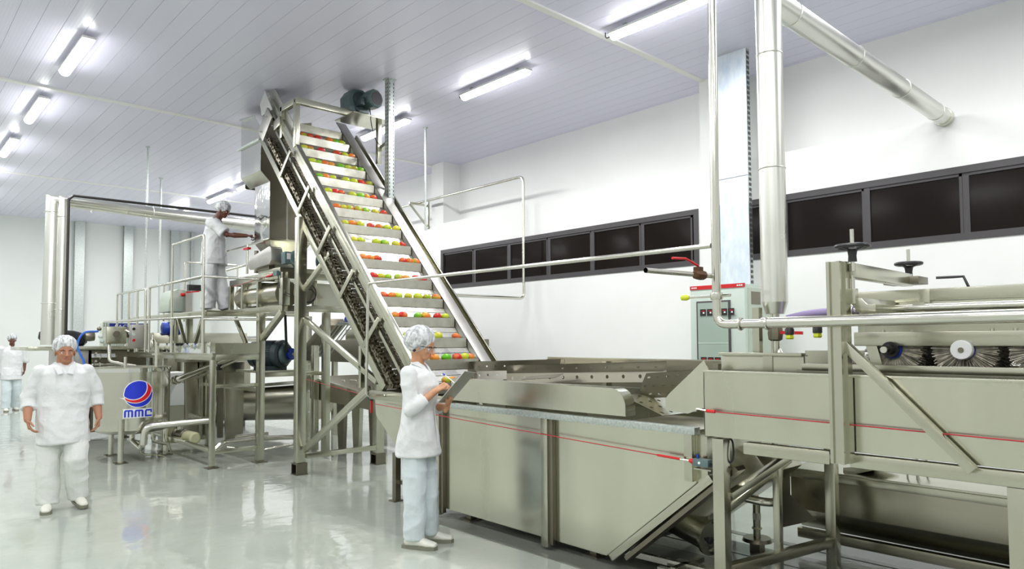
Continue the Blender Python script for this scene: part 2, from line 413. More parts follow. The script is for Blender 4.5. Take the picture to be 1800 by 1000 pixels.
for s in (-.08, 1.42, 2.93, 3.9): beam('cross_member', s-.04, s+.04, -.56, -.50, 3.95, 4.95, 'dark')
# belt: carrying strand and return strand of slats
m = MB()
for i in range(-5, 60):
    s0 = i*.0758
    if s0 > 4.25: break
    q = [(s0+.004, -.082), (s0+.0718, -.082), (s0+.0718, -.072), (s0+.004, -.072)]
    m._hexa([cv(q[0][0], q[0][1], 4.0), cv(q[1][0], q[1][1], 4.0), cv(q[2][0], q[2][1], 4.0), cv(q[3][0], q[3][1], 4.0),
             cv(q[0][0], q[0][1], 4.795), cv(q[1][0], q[1][1], 4.795), cv(q[2][0], q[2][1], 4.795), cv(q[3][0], q[3][1], 4.795)])
m.build('belt', 'slat', conv, smooth=False)
m = MB()
for i in range(-4, 57):
    s0 = i*.0758
    m._hexa([cv(a, b, xx) for xx in (4.0, 4.795) for a, b in ((s0+.008, -.385), (s0+.066, -.385), (s0+.066, -.375), (s0+.008, -.375))])
for i in range(0, 15):
    s0 = i*.3031-.15
    m._hexa([cv(a, b, xx) for xx in (4.02, 4.78) for a, b in ((s0, -.49), (s0+.006, -.49), (s0+.006, -.385), (s0, -.385))])
m.build('return_belt', 'dark', conv, smooth=False)
for k in range(-2, 15):
    t = cv(k*.3031, 0, 0); mb = MB(); y, z = t.y, t.z
    mb.box((4.0, y, z-.10), (4.79, y+.004, z)); mb.box((4.0, y+.004, z-.004), (4.79, y+.016, z))
    mb.prism([(4.786, y+.004, z-.1), (4.786, y+.06, z-.04), (4.786, y+.02, z), (4.786, y+.004, z)], (.004, 0, 0))
    mb.build('flight', 'flight', conv, smooth=False)
def chain(name, n0, s0, s1, pitch, w, x):
    m = MB(); s = s0; i = 0
    while s < s1:
        m.cyl(cv(s, n0, x-.008), cv(s, n0, x+.045), w*.42, n=10)
        m.cyl(cv(s, n0, x-.02), cv(s, n0, x-.008), w*.16, n=6)
        dx = .004 if i % 2 else -.004
        m._hexa([cv(a, b, xx) for xx in (x+dx-.003, x+dx+.003) for a, b in ((s-.012, n0-w*.3), (s+pitch+.012, n0-w*.3), (s+pitch+.012, n0+w*.3), (s-.012, n0+w*.3))])
        s += pitch; i += 1
    return m.build(name, 'chain', conv)
chain('lower_chain', -.40, .0, 4.4, .0505, .055, 3.955)
chain('lower_chain', -.425, .05, 4.4, .101, .085, 3.93)
chain('upper_chain', -.17, -.3, 4.4, .0505, .04, 3.965)
beam('chain_guide', .1, 4.4, -.45, -.435, 3.95, 4.0, 'dark')
# legs
def post(mb, x, y, z0, z1, w): return mb.box((x-w/2, y-w/2, z0), (x+w/2, y+w/2, z1))
for (x, y, zt) in ((3.90, 8.0, 3.12), (4.97, 7.95, 2.95), (4.97, 8.02, 0)):
    if zt == 0: continue
    lg = post(MB(), x, y, .14, zt, .11).build('leg', 'steel', conv, bevel=.004)
    m = MB(); m.box((x-.075, y-.075, 0), (x+.075, y+.075, .012)); m.box((x-.07, y-.07, .012), (x+.07, y-.055, .14)); m.box((x-.07, y+.055, .012), (x+.07, y+.07, .14)); m.box((x-.07, y-.055, .125), (x+.07, y+.055, .14)); m.box((x+.055, y-.055, .012), (x+.07, y+.055, .125))
    m.build('foot', 'dark', lg)
MB().bar((3.96, 7.95, .22), (4.92, 7.93, .22), .06, .06).build('cross_member', 'steel', conv, bevel=.003)
MB().bar((3.92, 7.90, .30), (3.92, 6.45, 1.10), .05, .07).build('diagonal_brace', 'steel', conv, bevel=.003)
MB().bar(P(537, 562, X=3.93), P(664, 671, X=3.93), .05, .06).build('diagonal_brace', 'steel', conv, bevel=.003)
MB().bar((3.93, 8.05, 2.18), (3.95, 7.35, 2.62), .05, .06).build('diagonal_brace', 'steel', conv, bevel=.003)
post(MB(), 3.93, 6.62, 1.1, 1.55, .05).build('support_post', 'steel', conv, bevel=.003)
# head frame for the drive
m = MB()
m.box((3.93, 8.20, 4.60), (5.10, 8.26, 4.68))
hf = m.build('head_frame', 'steel', conv, bevel=.003)
MB().box((3.92, 8.23, 4.05), (3.985, 8.29, 4.62)).build('head_post', 'steel', conv, bevel=.003)
MB().box((3.92, 8.62, 4.25), (3.975, 8.68, 4.66)).build('head_post', 'steel', conv, bevel=.003)
MB().box((3.92, 8.28, 4.60), (3.98, 8.70, 4.68)).build('head_beam', 'steel', conv, bevel=.003)
MB().box((5.05, 8.10, 4.0), (5.11, 8.16, 4.60)).build('head_post', 'steel', conv, bevel=.003)
MB().box((4.62, 8.0, 4.585), (5.2, 8.5, 4.60)).build('motor_plate', 'steel', conv)
MB().bar(cv(4.35, -.18, 3.915), cv(4.25, -.02, 3.915), .03, .12, side=(1, 0, 0)).build('gusset_plate', 'steel', conv, bevel=.002)
m = MB(); m._hexa([cv(a, b, xx) for xx in (3.88, 3.90) for a, b in ((4.45, -.50), (4.68, -.50), (4.68, -.10), (4.45, -.10))])
pl = m.build('bearing_plate', 'cover', conv, bevel=.015)
m = MB()
for n in (-.42, -.18): m.cyl(cv(4.57, n, 3.86), cv(4.57, n, 3.885), .012, n=8)
m.build('bolt', 'tube', pl)
MB().lathe(cv(4.72, -.3, 3.955), (1, 0, 0), [(0, .13), (.015, .14), (.03, .13)], 18).build('sprocket', 'chain', conv)
MB().cyl(cv(4.6, -.25, 3.96), cv(4.6, -.25, 4.95), .05).build('head_shaft', 'dark', conv)
m = MB(); m.prism([cv(4.55, -.05, 3.9), cv(4.95, .0, 3.9), cv(4.95, -.22, 3.9), cv(4.78, -.3, 3.9)], (.01, 0, 0)); m.build('end_plate', 'duct', conv)
MB().bar((5.1, 8.15, 4.2), (5.0, 7.72, 4.22), .05, .05).build('tie_bar', 'steel', conv)

# gear motor on the head frame
gm = E('gear_motor', 'teal gear motor bolted on top of the inclined conveyor head', 'motor', loc=(4.95, 8.2, 4.68))
x, y, z = 4.82, 8.30, 4.68
m = MB(); m.prism([(x-.15, y-.1, z), (x+.15, y-.1, z), (x+.17, y-.1, z+.08), (x+.13, y-.1, z+.27), (x+.05, y-.1, z+.31), (x-.10, y-.1, z+.29), (x-.16, y-.1, z+.2)], (0, .24, 0))
g = m.build('gearbox', 'teal', gm, bevel=.012)
MB().lathe((x, y-.1, z+.17), (0, -1, 0), [(0, .1), (.02, .1), (.025, .085)], 20).build('flange_cover', 'tealdark', g)
MB().lathe((x-.03, y-.1, z+.04), (0, -1, 0), [(0, .04), (.02, .03)], 12).build('bolt_boss', 'tealdark', g)
m = MB(); m.lathe((x+.10, y-.04, z+.17), (.18, -.98, 0), [(0, .11), (.12, .11), (.121, .128), (.24, .128), (.26, .11)], 10); mo = m.build('motor_housing', 'teal', gm)
m = MB(); d = V((.18, -.98, 0)).normalized()
m.lathe(V((x+.10, y-.04, z+.17))+d*.262, d, [(0, .09), (.004, .09)], 18); m.build('fan_cover', 'frame', mo)
MB().box((x-.06, y-.24, z+.06), (x+.0, y-.12, z+.17)).build('terminal_box', 'tealdark', gm, bevel=.008)
MB().tube(bez([(x+.1, y-.2, z+.06), (x+.12, y-.22, z-.2), (x+.2, y-.25, z-.42), (x+.33, y-.35, z-.45), (x+.2, 7.72, z-.2)], 8), .006, 6).build('motor_cable', 'rubber', gm)

# perforated hanger post and hanging rods
def hanger(name, x, y, z0, z1, w, label, cat='post', m='galv'):
    mb = MB()
    mb.box((x-w/2, y-w/2, z0), (x+w/2, y-w/2+.004, z1)); mb.box((x-w/2, y-w/2, z0), (x-w/2+.004, y+w/2, z1)); mb.box((x+w/2-.004, y-w/2, z0), (x+w/2, y+w/2, z1))
    t = E(name, label, cat, loc=(x, y, z0)); mb.build('channel', m, t, smooth=False)
    h = MB(); z = z0+.02
    while z < z1-.05:
        h.box((x-w/2+.012, y-w/2-.001, z), (x-w/2+.022, y-w/2+.001, z+.03)); h.box((x+w/2-.022, y-w/2-.001, z), (x+w/2-.012, y-w/2+.001, z+.03))
        h.box((x-w/2-.001, y-w/2+.02, z), (x-w/2+.001, y-w/2+.03, z+.03)); h.box((x-w/2-.001, y+w/2-.03, z), (x-w/2+.001, y+w/2-.02, z+.03)); z += .05
    h.build('slot_holes', 'black', t, smooth=False)
    MB().box((x-w/2-.02, y-w/2-.02, z1-.01), (x+w/2+.02, y+w/2+.02, z1)).build('head_plate', m, t)
    return t
hanger('slotted_channel', 4.95, 7.66, 3.3, CH, .09, 'slotted galvanised channel hanging from the ceiling beside the conveyor motor')

# ------------------------------------------------------------------ mangoes
def mango_mat(name, c1, c2, w):
    m = bpy.data.materials.new(name); m.use_nodes = True; nt = m.node_tree; b = nt.nodes['Principled BSDF']; L = nt.links
    tc = nt.nodes.new('ShaderNodeTexCoord'); n = nt.nodes.new('ShaderNodeTexNoise'); n.inputs['Scale'].default_value = 11; n.inputs['Detail'].default_value = 1
    oi = nt.nodes.new('ShaderNodeObjectInfo'); ad = nt.nodes.new('ShaderNodeVectorMath'); ad.operation = 'ADD'
    L.new(tc.outputs['Object'], ad.inputs[0]); L.new(oi.outputs['Random'], ad.inputs[1]); L.new(ad.outputs[0], n.inputs['Vector'])
    r = nt.nodes.new('ShaderNodeValToRGB'); r.color_ramp.elements[0].color = (*c1, 1); r.color_ramp.elements[1].color = (*c2, 1)
    r.color_ramp.elements[0].position = w-.1; r.color_ramp.elements[1].position = w+.1
    L.new(n.outputs['Fac'], r.inputs[0]); L.new(r.outputs[0], b.inputs['Base Color']); b.inputs['Roughness'].default_value = .3
    return m
MM = {'R': ('red', mango_mat('mango_red', (.62, .015, .01), (.75, .16, .03), .58)), 'O': ('orange', mango_mat('mango_orange', (.78, .20, .02), (.72, .42, .03), .55)),
      'Y': ('yellow', mango_mat('mango_yellow', (.74, .62, .02), (.60, .60, .03), .5)), 'L': ('yellow-green', mango_mat('mango_lime', (.50, .60, .02), (.62, .50, .03), .6)),
      'G': ('green', mango_mat('mango_green', (.12, .48, .01), (.35, .55, .02), .55)), 'B': ('red and green', mango_mat('mango_blush', (.74, .14, .02), (.36, .50, .02), .5))}
def mango_mesh(mt, sc):
    bm = bmesh.new(); bmesh.ops.create_uvsphere(bm, u_segments=16, v_segments=10, radius=1)
    for v in bm.verts:
        x, y, z = v.co
        v.co = V((x*.057*sc, (y*.046+.006*x*x-.004*x)*sc, z*.042*sc*(1-.12*x)))
    me = bpy.data.meshes.new('mango'); bm.to_mesh(me); bm.free(); me.shade_smooth(); me.materials.append(mt); return me
MMESH = {}
for k in MM: MMESH[k] = [mango_mesh(MM[k][1], s) for s in (.88, 1.0)]
ROWS = {13: '514R 530B 540R 559R 579O 590G 600L', 12: '527L 536B 564R 592R 606L 617O', 11: '538L 548G 560B 571O 599G 611L 622B 633G', 10: '553G 565O 583L 608L 622L 635R 648B',
        9: '567L 579R 591R 620L 634G 644O 656R', 8: '581B 591L 609B 630B 643G 660L 673R', 7: '601L 615O 633L 652R 666B 680L 696Y', 6: '612Y 625L 661L 677G 696Y 707R',
        5: '631O 643O 661R 709R 720B 731B', 4: '649R 662L 674G 701B 715O 731R 743R', 3: '666R 679O 696L 717L 735L 750B 767B', 2: '685O 701R 734G 749O 768R 782L',
        1: '705L 717R 769L 802B', 0: '764O 784G 804R 814L 826B', -1: '784B 796O'}
for k, row in ROWS.items():
    t0 = cv(k*.3031, 0, 4); rr = .043; base = V((4, t0.y+.05, t0.z-.1+.05*math.tan(A)+rr/cA+.001))
    its = row.split(); lastx = 0
    for i, it in enumerate(its):
        px, cc = float(it[:-1]), it[-1]
        rowy = {13: 243, 12: 262, 11: 285, 10: 308, 9: 332, 8: 358, 7: 388, 6: 416, 5: 446, 4: 480, 3: 511, 2: 544, 1: 582, 0: 624, -1: 662}[k]
        x = P(px, rowy, Y=base.y).x; x = max(4.05, min(4.745, x)); x = max(x, lastx+.088) if lastx else x; x = min(x, 4.75)
        lastx = x
        sc = random.random() < .6
        o = bpy.data.objects.new('mango', MMESH[cc][1 if sc else 0]); COL.objects.link(o)
        o.location = (x, base.y, base.z); o.rotation_euler = (random.uniform(-.5, .5)+A, random.uniform(-.15, .15), random.choice((0, math.pi))+random.uniform(-.25, .25))
        tag(o, '%s mango, %s from the left on the %s mango row from the bottom' % (MM[cc][0], ORD[i], ORD[k+1]), 'mango', 'mangoes riding up the conveyor flights')
# ================================================================== WASH TANK
def yz(x, pts): return [V((x, a, b)) for a, b in pts]
tank = E('wash_tank', 'long stainless wash tank with sloping ends beside the woman, mangoes leave it up the conveyor', 'tank', loc=(4.5, 4.3, 0))
prof = [(6.30, 1.0), (6.28, .84), (5.30, .09), (3.24, .075), (2.50, .69), (2.50, 1.0)]
# near side sheet, far side sheet, sloping bottoms
MB().prism(yz(3.90, prof), (.006, 0, 0)).build('near_side', 'sheet', tank, bevel=0)
MB().prism(yz(5.14, prof[:1]+prof[1:]), (.006, 0, 0)).build('far_side', 'sheet', tank)
m = MB()
for (a, b) in zip(prof[:-1], prof[1:]): m.bar((4.523, a[0], a[1]), (4.523, b[0], b[1]), 1.24, .006, side=(1, 0, 0))
m.build('bottom_sheet', 'sheet', tank)
m = MB(); m.box((3.865, 4.98, 1.0), (3.93, 6.36, 1.09)); m.box((3.93, 6.30, 1.0), (5.14, 6.36, 1.09))
m.build('rim', 'steel', tank, bevel=.004)
MB().box((3.83, 2.46, 1.0), (3.895, 5.05, 1.045)).build('galvanised_rail', 'galv', tank, bevel=.003)
for y, z0 in ((5.17, .03), (3.80, .03)):
    m = MB(); m.box((3.845, y-.035, z0), (3.9, y+.035, 1.0)); m.build('rib', 'steel', tank, bevel=.003)
    MB().box((3.86, y-.075, z0+.02), (3.899, y-.035, 1.0)).build('rib_recess_shade', 'dark', tank, bevel=.002)  # solid dark box; the shade inside the open rib is put into its colour
MB().box((3.86, 2.50, .70), (3.905, 2.56, 1.0)).build('rib', 'steel', tank, bevel=.003)
MB().box((3.91, 2.42, .69), (4.6, 2.50, 1.0)).build('end_box', 'steel', tank, bevel=.003)
MB().bar((3.885, 3.16, .085), (3.885, 2.36, .745), .08, .05, side=(1, 0, 0)).build('sloping_frame', 'steel', tank, bevel=.003)
MB().bar((3.92, 3.05, .10), (3.92, 2.2, .82), .10, .03, side=(1, 0, 0)).build('sloping_frame', 'dark', tank)
for y in (4.9, 3.45, 5.99):
    if y == 5.99:
        for yy, xx in ((5.99, 3.96), (5.99, 4.9)):
            m = MB(); m.box((xx-.03, yy-.03, .01), (xx+.03, yy+.03, .48)); m.box((xx-.06, yy-.05, 0), (xx+.06, yy+.05, .012)); m.build('foot', 'dark', tank)
        MB().box((3.97, 5.55, .17), (4.0, 5.96, .21)).build('foot_brace', 'steel', tank)
    else:
        m = MB(); m.box((4.0, y-.03, .012), (4.07, y+.03, .09)); m.box((3.96, y-.07, .0045), (4.12, y+.07, .014)); m.build('foot', 'dark', tank)
# inner back wall, guard hood, cheek
pb = [(5.04, 1.30), (5.0, 1.40), (4.95, 1.425), (2.45, 1.425), (2.45, 1.0), (5.04, 1.0)]
MB().prism(yz(5.10, pb), (.006, 0, 0)).build('splash_back', 'steeldim', tank)
MB().box((5.07, 2.45, 1.42), (5.12, 4.95, 1.43)).build('splash_back_lip', 'steel', tank)
for y in (3.02, 4.18): MB().box((5.06, y, 1.02), (5.10, y+.05, 1.40)).build('splash_back_stiffener', 'steel', tank)
pts = [(4.98, 1.07), (3.03, 1.07)]+[(3.03+.13-.13*math.cos(a), 1.13+.13*math.sin(a)) for a in [R(90*i/8) for i in range(9)]]+[(4.98, 1.262)]
MB().prism(yz(3.87, pts), (.004, 0, 0)).build('guard_hood', 'sheet', tank)
arc = [(3.03, 1.07)]+[(3.03+.13-.13*math.cos(a), 1.13+.13*math.sin(a)) for a in [R(90*i/8) for i in range(9)]]+[(4.98, 1.262)]
m = MB()
for (a, b) in zip(arc[:-1], arc[1:]):
    q = [V((3.87, a[0], a[1])), V((3.98, a[0], a[1])), V((3.98, b[0], b[1])), V((3.87, b[0], b[1]))]
    f = [m.bm.verts.new(p) for p in q]; m.bm.faces.new(f)
bmesh.ops.remove_doubles(m.bm, verts=m.bm.verts, dist=1e-5); m.build('guard_hood_edge', 'sheet', tank)
MB().perf((3.98, 4.98, 1.258), (0, -1.8, 0), (.62, 0, -.05), 20, 6, .014, .003).build('perforated_deck', 'slat', tank, smooth=False)
MB().perf((3.98, 3.15, 1.20), (0, -.35, -.12), (.42, 0, 0), 4, 4, .014, .003).build('perforated_deck', 'steel', tank, smooth=False)
def flap(tl, tr, bl, th, nu, nv, r, name='perforated_flap', mt='flap'):
    tl, tr, bl = V(tl), V(tr), V(bl)
    return MB().perf(bl, tr-tl, tl-bl, nu, nv, r, th).build(name, mt, tank, smooth=False)
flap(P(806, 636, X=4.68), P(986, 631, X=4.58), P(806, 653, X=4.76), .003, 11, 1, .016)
flap(P(806, 653, X=4.76), P(986, 645, X=4.66), P(808, 669, X=4.72), .003, 11, 1, .016, mt='cover')
flap(P(986, 632, X=4.62), P(993, 632, X=4.62), P(987, 660, X=4.62), .003, 1, 1, .002)
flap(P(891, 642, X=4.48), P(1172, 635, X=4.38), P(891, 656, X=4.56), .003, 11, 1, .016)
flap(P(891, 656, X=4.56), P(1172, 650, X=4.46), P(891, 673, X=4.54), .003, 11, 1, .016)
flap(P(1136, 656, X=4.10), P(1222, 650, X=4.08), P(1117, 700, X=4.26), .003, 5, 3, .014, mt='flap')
flap(P(930, 661, X=4.40), P(991, 657, X=4.40), P(915, 668, X=4.3), .003, 4, 2, .010, mt='dark')
ck = [P(x, y, X=3.93) for x, y in ((1170, 700), (1176, 692), (1237, 633), (1246, 652), (1246, 716), (1233, 718), (1209, 727), (1169, 720))]
MB().prism(ck, (.006, 0, 0)).build('cheek_plate', 'sheet', tank)
MB().box((3.9, 2.46, 1.0), (4.5, 3.1, 1.03)).build('outlet_lip', 'steel', tank, bevel=.003)
# drain port with clamp knobs
dp = MB().lathe((4.35, 2.72, .24), (-.25, -.97, -.12), [(-.3, .105), (.05, .105), (.05, .125), (.075, .125), (.075, .095), (.06, .09)], 24).build('drain_port', 'steel', tank)
for dx, dz in ((.06, -.125), (-.10, .02), (.05, .10)):
    MB().lathe((4.32+dx, 2.64, .23+dz), (-.25, -.97, 0), [(0, .012), (.03, .012), (.03, .024), (.055, .026), (.06, .018)], 6).build('clamp_knob', 'black', dp)
# emergency pull cord along the tank
def pullcord(label, a, b, box_at=None, tension=None, r=.0035):
    t = E('pull_cord', label, 'pull cord', loc=a)
    MB().cyl(a, b, r, n=8).build('red_cord', 'redcord', t)
    return t
t = pullcord('red emergency pull cord running along the wash tank side to a small switch', (3.83, 6.2, .962), (3.83, 2.72, .845))
MB().cyl((3.83, 2.74, .845), (3.83, 2.57, .84), .008, n=10).build('tensioner', 'red', t)
MB().cyl((3.83, 2.57, .84), (3.83, 2.49, .838), .004, n=8).build('eye_bolt', 'tube', t)
MB().lathe((3.83, 2.50, .838), (0, -1, 0), [(0, .010), (.02, .018), (.045, .018)], 12).build('switch_boot', 'red', t)
sw = MB().box((3.80, 2.35, .815), (3.86, 2.46, .86)).build('switch_box', 'teal', t, bevel=.005)
MB().cyl((3.83, 2.44, .86), (3.83, 2.44, .885), .008, n=10).build('reset_button', 'blue', sw)
MB().cyl((3.80, 2.41, .838), (3.795, 2.41, .838), .008, n=10).build('status_light', 'white', sw)
MB().box((3.80, 2.33, .795), (3.89, 2.45, .803)).build('mounting_bracket', 'steel', t)
MB().tube(bez([(3.83, 2.35, .838), (3.83, 2.29, .835), (3.86, 2.22, .87), (3.87, 2.22, .97), (3.87, 2.24, 1.0)], 8), .006, 8).build('switch_cable', 'rubber', t)
t = pullcord('red emergency pull cord running along the panel of the brush washer', (3.76, 2.30, 1.165), (3.76, .3, 1.135))
MB().cyl((3.76, 2.33, 1.166), (3.76, 2.27, 1.165), .010, n=10).build('cord_end', 'red', t)
MB().cyl((3.80, 2.42, 1.168), (3.76, 2.33, 1.166), .006, n=10).build('eye_bolt', 'tube', t)
t = pullcord('red pull cord crossing behind the conveyor legs at knee height', (4.35, 9.0, 1.12), (4.0, 6.42, .99))
MB().cyl((3.98, 6.50, .98), (3.98, 6.50, .84), .014, n=10).build('valve_handle', 'red', t)
MB().sphere((3.98, 6.50, 1.0), .035).build('valve_body', 'black', t)

# ================================================================== BRUSH WASHER (right)
bw = E('brush_washer', 'stainless brush washer with bristle rollers and hand wheels at the right edge', 'machine', loc=(4.3, 1.3, 0))
XP = 3.80
m = MB(); m.box((XP, -.6, 1.01), (XP+.006, 2.37, 1.405)); m.build('side_panel', 'sheet', bw, bevel=0)
MB().box((XP-.012, -.6, 1.395), (XP+.03, 2.37, 1.41)).build('panel_lip', 'sheet', bw, bevel=.003)
MB().box((XP, 2.365, 1.0), (XP+.5, 2.371, 1.405)).build('end_panel', 'sheet', bw)
MB().box((XP-.03, 1.60, .93), (XP+.04, 2.10, 1.0)).build('lower_beam', 'steel', bw, bevel=.012)
MB().box((XP-.03, -.6, .93), (XP+.04, 1.50, 1.0)).build('lower_beam', 'steel', bw, bevel=.012)
# channel column
m = MB(); y0, y1, xa, xb = 1.490, 1.560, XP-.10, XP-.012
m.box((xa, y0, .955), (xb, y1, 2.0)); m.box((xa-.014, y0, .955), (xa, y0+.016, 2.0)); m.box((xa-.014, y1-.016, .955), (xa, y1, 2.0)); m.box((xa+.03, y0-.012, .955), (xb, y0, 2.0))
m.build('column', 'steel', bw, bevel=0)
MB().bar((XP-.05, 1.50, 1.57), (XP-.05, .94, .99), .05, .045, side=(1, 0, 0)).build('diagonal_brace', 'steel', bw, bevel=.003)
for nm, x, y, z1, w in (('leg', 3.82, 2.27, 1.0, .075), ('leg', 4.9, 2.07, .95, .07), ('leg', 3.82, .775, .93, .09), ('leg', 4.4, 2.21, .93, .045), ('leg', 4.9, .45, .93, .06)):
    l = post(MB(), x, y, .01, z1, w).build(nm, 'steel', bw, bevel=.003)
    MB().box((x-w*.8, y-w*.8, .0045), (x+w*.8, y+w*.8, .014)).build('foot_plate', 'steel', l)
MB().bar((3.86, 2.26, .215), (4.87, 2.075, .215), .06, .06).build('cross_bar', 'steeldim', bw, bevel=.003)
MB().bar((3.86, 2.24, .655), (4.42, 2.10, .87), .05, .045).build('diagonal_brace', 'steel', bw, bevel=.003)
MB().bar((3.90, 2.30, .55), (4.55, 2.2, .80), .04, .045).build('diagonal_brace', 'steel', bw, bevel=.003)
m = MB(); m.box((4.05, -.6, .97), (5.05, 2.3, .985)); m.box((4.05, -.6, .985), (4.06, 2.3, 1.40)); m.box((5.05, -.6, .985), (5.06, 2.3, 1.43)); m.build('trough', 'dark', bw)
# inner trough lip behind the panel
m = MB(); m.box((4.03, -.6, 1.415), (4.09, 1.86, 1.455)); m.box((4.06, 1.86, 1.30), (4.09, 2.40, 1.50)); m.box((4.03, 1.86, 1.495), (4.12, 2.40, 1.515)); m.box((4.03, -.6, 1.405), (4.10, -.5, 1.42))
m.build('trough_rim', 'steel', bw, bevel=.003)
MB().box((4.05, -.6, 1.36), (4.058, 1.9, 1.42)).build('trough_face', 'steel', bw)
MB().box((4.05, 2.05, 1.36), (4.065, 2.11, 1.495)).build('joint_strap', 'steel', bw)
MB().box((4.05, .72, 1.36), (4.062, .78, 1.42)).build('joint_strap', 'steel', bw)
m = MB(); m.prism([P(x, y, X=4.9) for x, y in ((1395, 638), (1412, 624), (1415, 632), (1415, 616), (1520, 616), (1520, 638))], (.006, 0, 0)); m.build('back_plate', 'steel', bw)
# brush housing
BX0, BX1 = 4.30, 5.0
m = MB(); m.box((BX0, -.6, 1.835), (BX1, 1.66, 1.86)); m.build('housing_top', 'steel', bw, bevel=.003)
m = MB(); m.box((BX0-.02, -.6, 1.80), (BX0, 1.66, 1.87)); m.build('top_rail', 'steel', bw, bevel=.004)
m = MB(); m.box((BX0, -.6, 1.70), (BX0+.006, 1.60, 1.80)); m.build('housing_side', 'sheet', bw)
m = MB(); m.box((BX0, 1.60, 1.56), (BX1, 1.64, 1.83)); m.build('housing_end', 'sheet', bw)
m = MB(); m.box((BX0-.015, -.6, 1.555), (BX0+.02, 1.66, 1.635)); m.build('bottom_rail', 'steel', bw, bevel=.004)
m = MB(); m.box((BX0+.0, -.6, 1.635), (BX0+.004, 1.60, 1.70)); m.build('housing_side', 'steel', bw)
for y in (1.28, .25): 
    MB().box((BX0-.024, y-.03, 1.74), (BX0-.0, y+.03, 1.87)).build('strap', 'steel', bw, bevel=.002)
    MB().cyl((BX0-.035, y, 1.765), (BX0-.02, y, 1.765), .012, n=6).build('bolt', 'tube', bw)
for y in (1.50, 1.35, .97, .87, .52): MB().cyl((BX0-.005, y, 1.635), (BX0-.005, y, 1.648), .010, n=6).build('bolt', 'tube', bw)
# bristle rollers
def roller(y, cap):
    t = MB().cyl((BX0+.06, y, 1.535), (BX1-.05, y, 1.535), .045, n=18).build('roller_shaft', 'blue', bw)
    rnd = random.Random(int(y*100)); m = MB()
    for ring in range(9):
        xx = BX0+.02+ring*.07
        for i in range(260 if ring < 2 else 70):
            a = 2*math.pi*(i+rnd.random())/(260 if ring < 2 else 70); rr = .160*(1-rnd.random()*.12); d = V((rnd.uniform(-.03, .03) if ring == 0 else rnd.uniform(-.05, .05), math.cos(a+rnd.uniform(-.06, .06)), math.sin(a)))
            o = V((xx, y+.045*math.cos(a), 1.535+.045*math.sin(a))); e = V((xx+d.x, y+rr*d.y, 1.535+rr*d.z)); 
            if e.z > 1.63 and e.x < BX0+.02: continue
            sd = V((0, -math.sin(a), math.cos(a)))*.0035
            v = [m.bm.verts.new(p) for p in (o-sd, o+sd, e+sd*.8+V((.004, 0, 0)), e-sd*.8)]; m.bm.faces.new(v)
            sx = V((.003, 0, 0)); v = [m.bm.verts.new(p) for p in (o-sx, o+sx, e+sx, e-sx)]; m.bm.faces.new(v)
    m.cyl((BX0+.08, y, 1.535), (BX1-.05, y, 1.535), .115, n=24)
    m.build('bristles', 'bristle', t, smooth=False)
    MB().cyl((BX0-.0, y, 1.535), (BX0+.062, y, 1.535), .052, n=20).build('bearing_hub', 'blue', t)
    if cap:
        c = MB().lathe((BX0-.005, y, 1.535), (-1, 0, 0), [(0, .052), (.035, .052), (.04, .048)], 24).build('bearing_cap', 'white', t)
        MB().lathe((BX0-.046, y, 1.535), (-1, 0, 0), [(0, .014), (.003, .014), (.003, .007)], 14).build('shaft_end', 'dark', c)
        MB().box((BX0-.005, y-.075, 1.572), (BX0+.03, y+.075, 1.592)).build('bearing_bracket', 'steel', t)
    else:
        c = MB().lathe((BX0+.0, y, 1.535), (-1, 0, 0), [(0, .045), (.03, .045), (.03, .03), (.08, .026), (.08, .018), (.11, .018)], 20).build('drive_hub', 'black', t)
        MB().lathe((BX0-.095, y, 1.535), (-1, 0, 0), [(0, .018), (.03, .018), (.03, .007)], 16).build('shaft_end', 'tube', c)
roller(1.46, False); roller(1.105, True); roller(.75, True); roller(.39, True)
m = MB(); m.prism(yz(BX0, [(1.60, 1.56), (1.56, 1.40), (1.50, 1.40), (1.54, 1.56)]), (.01, 0, 0)); m.build('end_bracket', 'steel', bw)
# cross beam between columns and hand wheels
MB().bar((XP-.01, 1.48, 1.955), (4.72, 1.50, 1.955), .06, .075).build('cross_beam', 'steel', bw, bevel=.003)
MB().box((4.66, 1.42, 1.93), (4.84, 1.62, 1.975)).build('wheel_bracket', 'dark', bw, bevel=.004)
MB().tube([(4.78, 1.36, 1.965), (4.80, 1.27, 1.965), (4.80, 1.22, 1.965), (4.80, 1.195, 1.90)], .008, 8).build('bracket_rod', 'black', bw)
def handwheel(x, y, z, r, label):
    t = E('hand_wheel', label, 'hand wheel', 'black hand wheels on threaded spindles', loc=(x, y, z))
    w = MB(); w.torus((x, y, z+.05), (0, 0, 1), r, .011)
    w.lathe((x, y, z-.03), (0, 0, 1), [(0, .022), (.03, .020), (.055, .024), (.065, .035), (.07, .018)], 16)
    for i in range(3):
        a = 2*math.pi*i/3+.5; d = V((math.cos(a), math.sin(a), 0)); w.bar(V((x, y, z+.03))+d*.015, V((x, y, z+.05))+d*r, .018, .010)
    w.build('wheel', 'black', t)
    MB().cyl((x, y, z-.08), (x, y, z+.14), .010, n=12).build('spindle', 'tube', t)
    return t
p = P(1495, 437, X=XP-.02)
handwheel(XP-.02, 1.46, 2.03, .078, 'larger black hand wheel on top of the steel column, nearest the camera')
handwheel(4.75, 1.50, 2.01, .070, 'smaller black hand wheel at the far end of the cross beam')
m = MB(); m.cyl((XP+.0, 1.47, 1.93), (XP+.0, 1.47, 1.86), .012, n=8); m.build('adjusting_screw', 'tube', bw)
MB().box((XP-.02, 1.45, 1.78), (XP+.02, 1.49, 1.86)).build('clevis', 'steel', bw, bevel=.003)
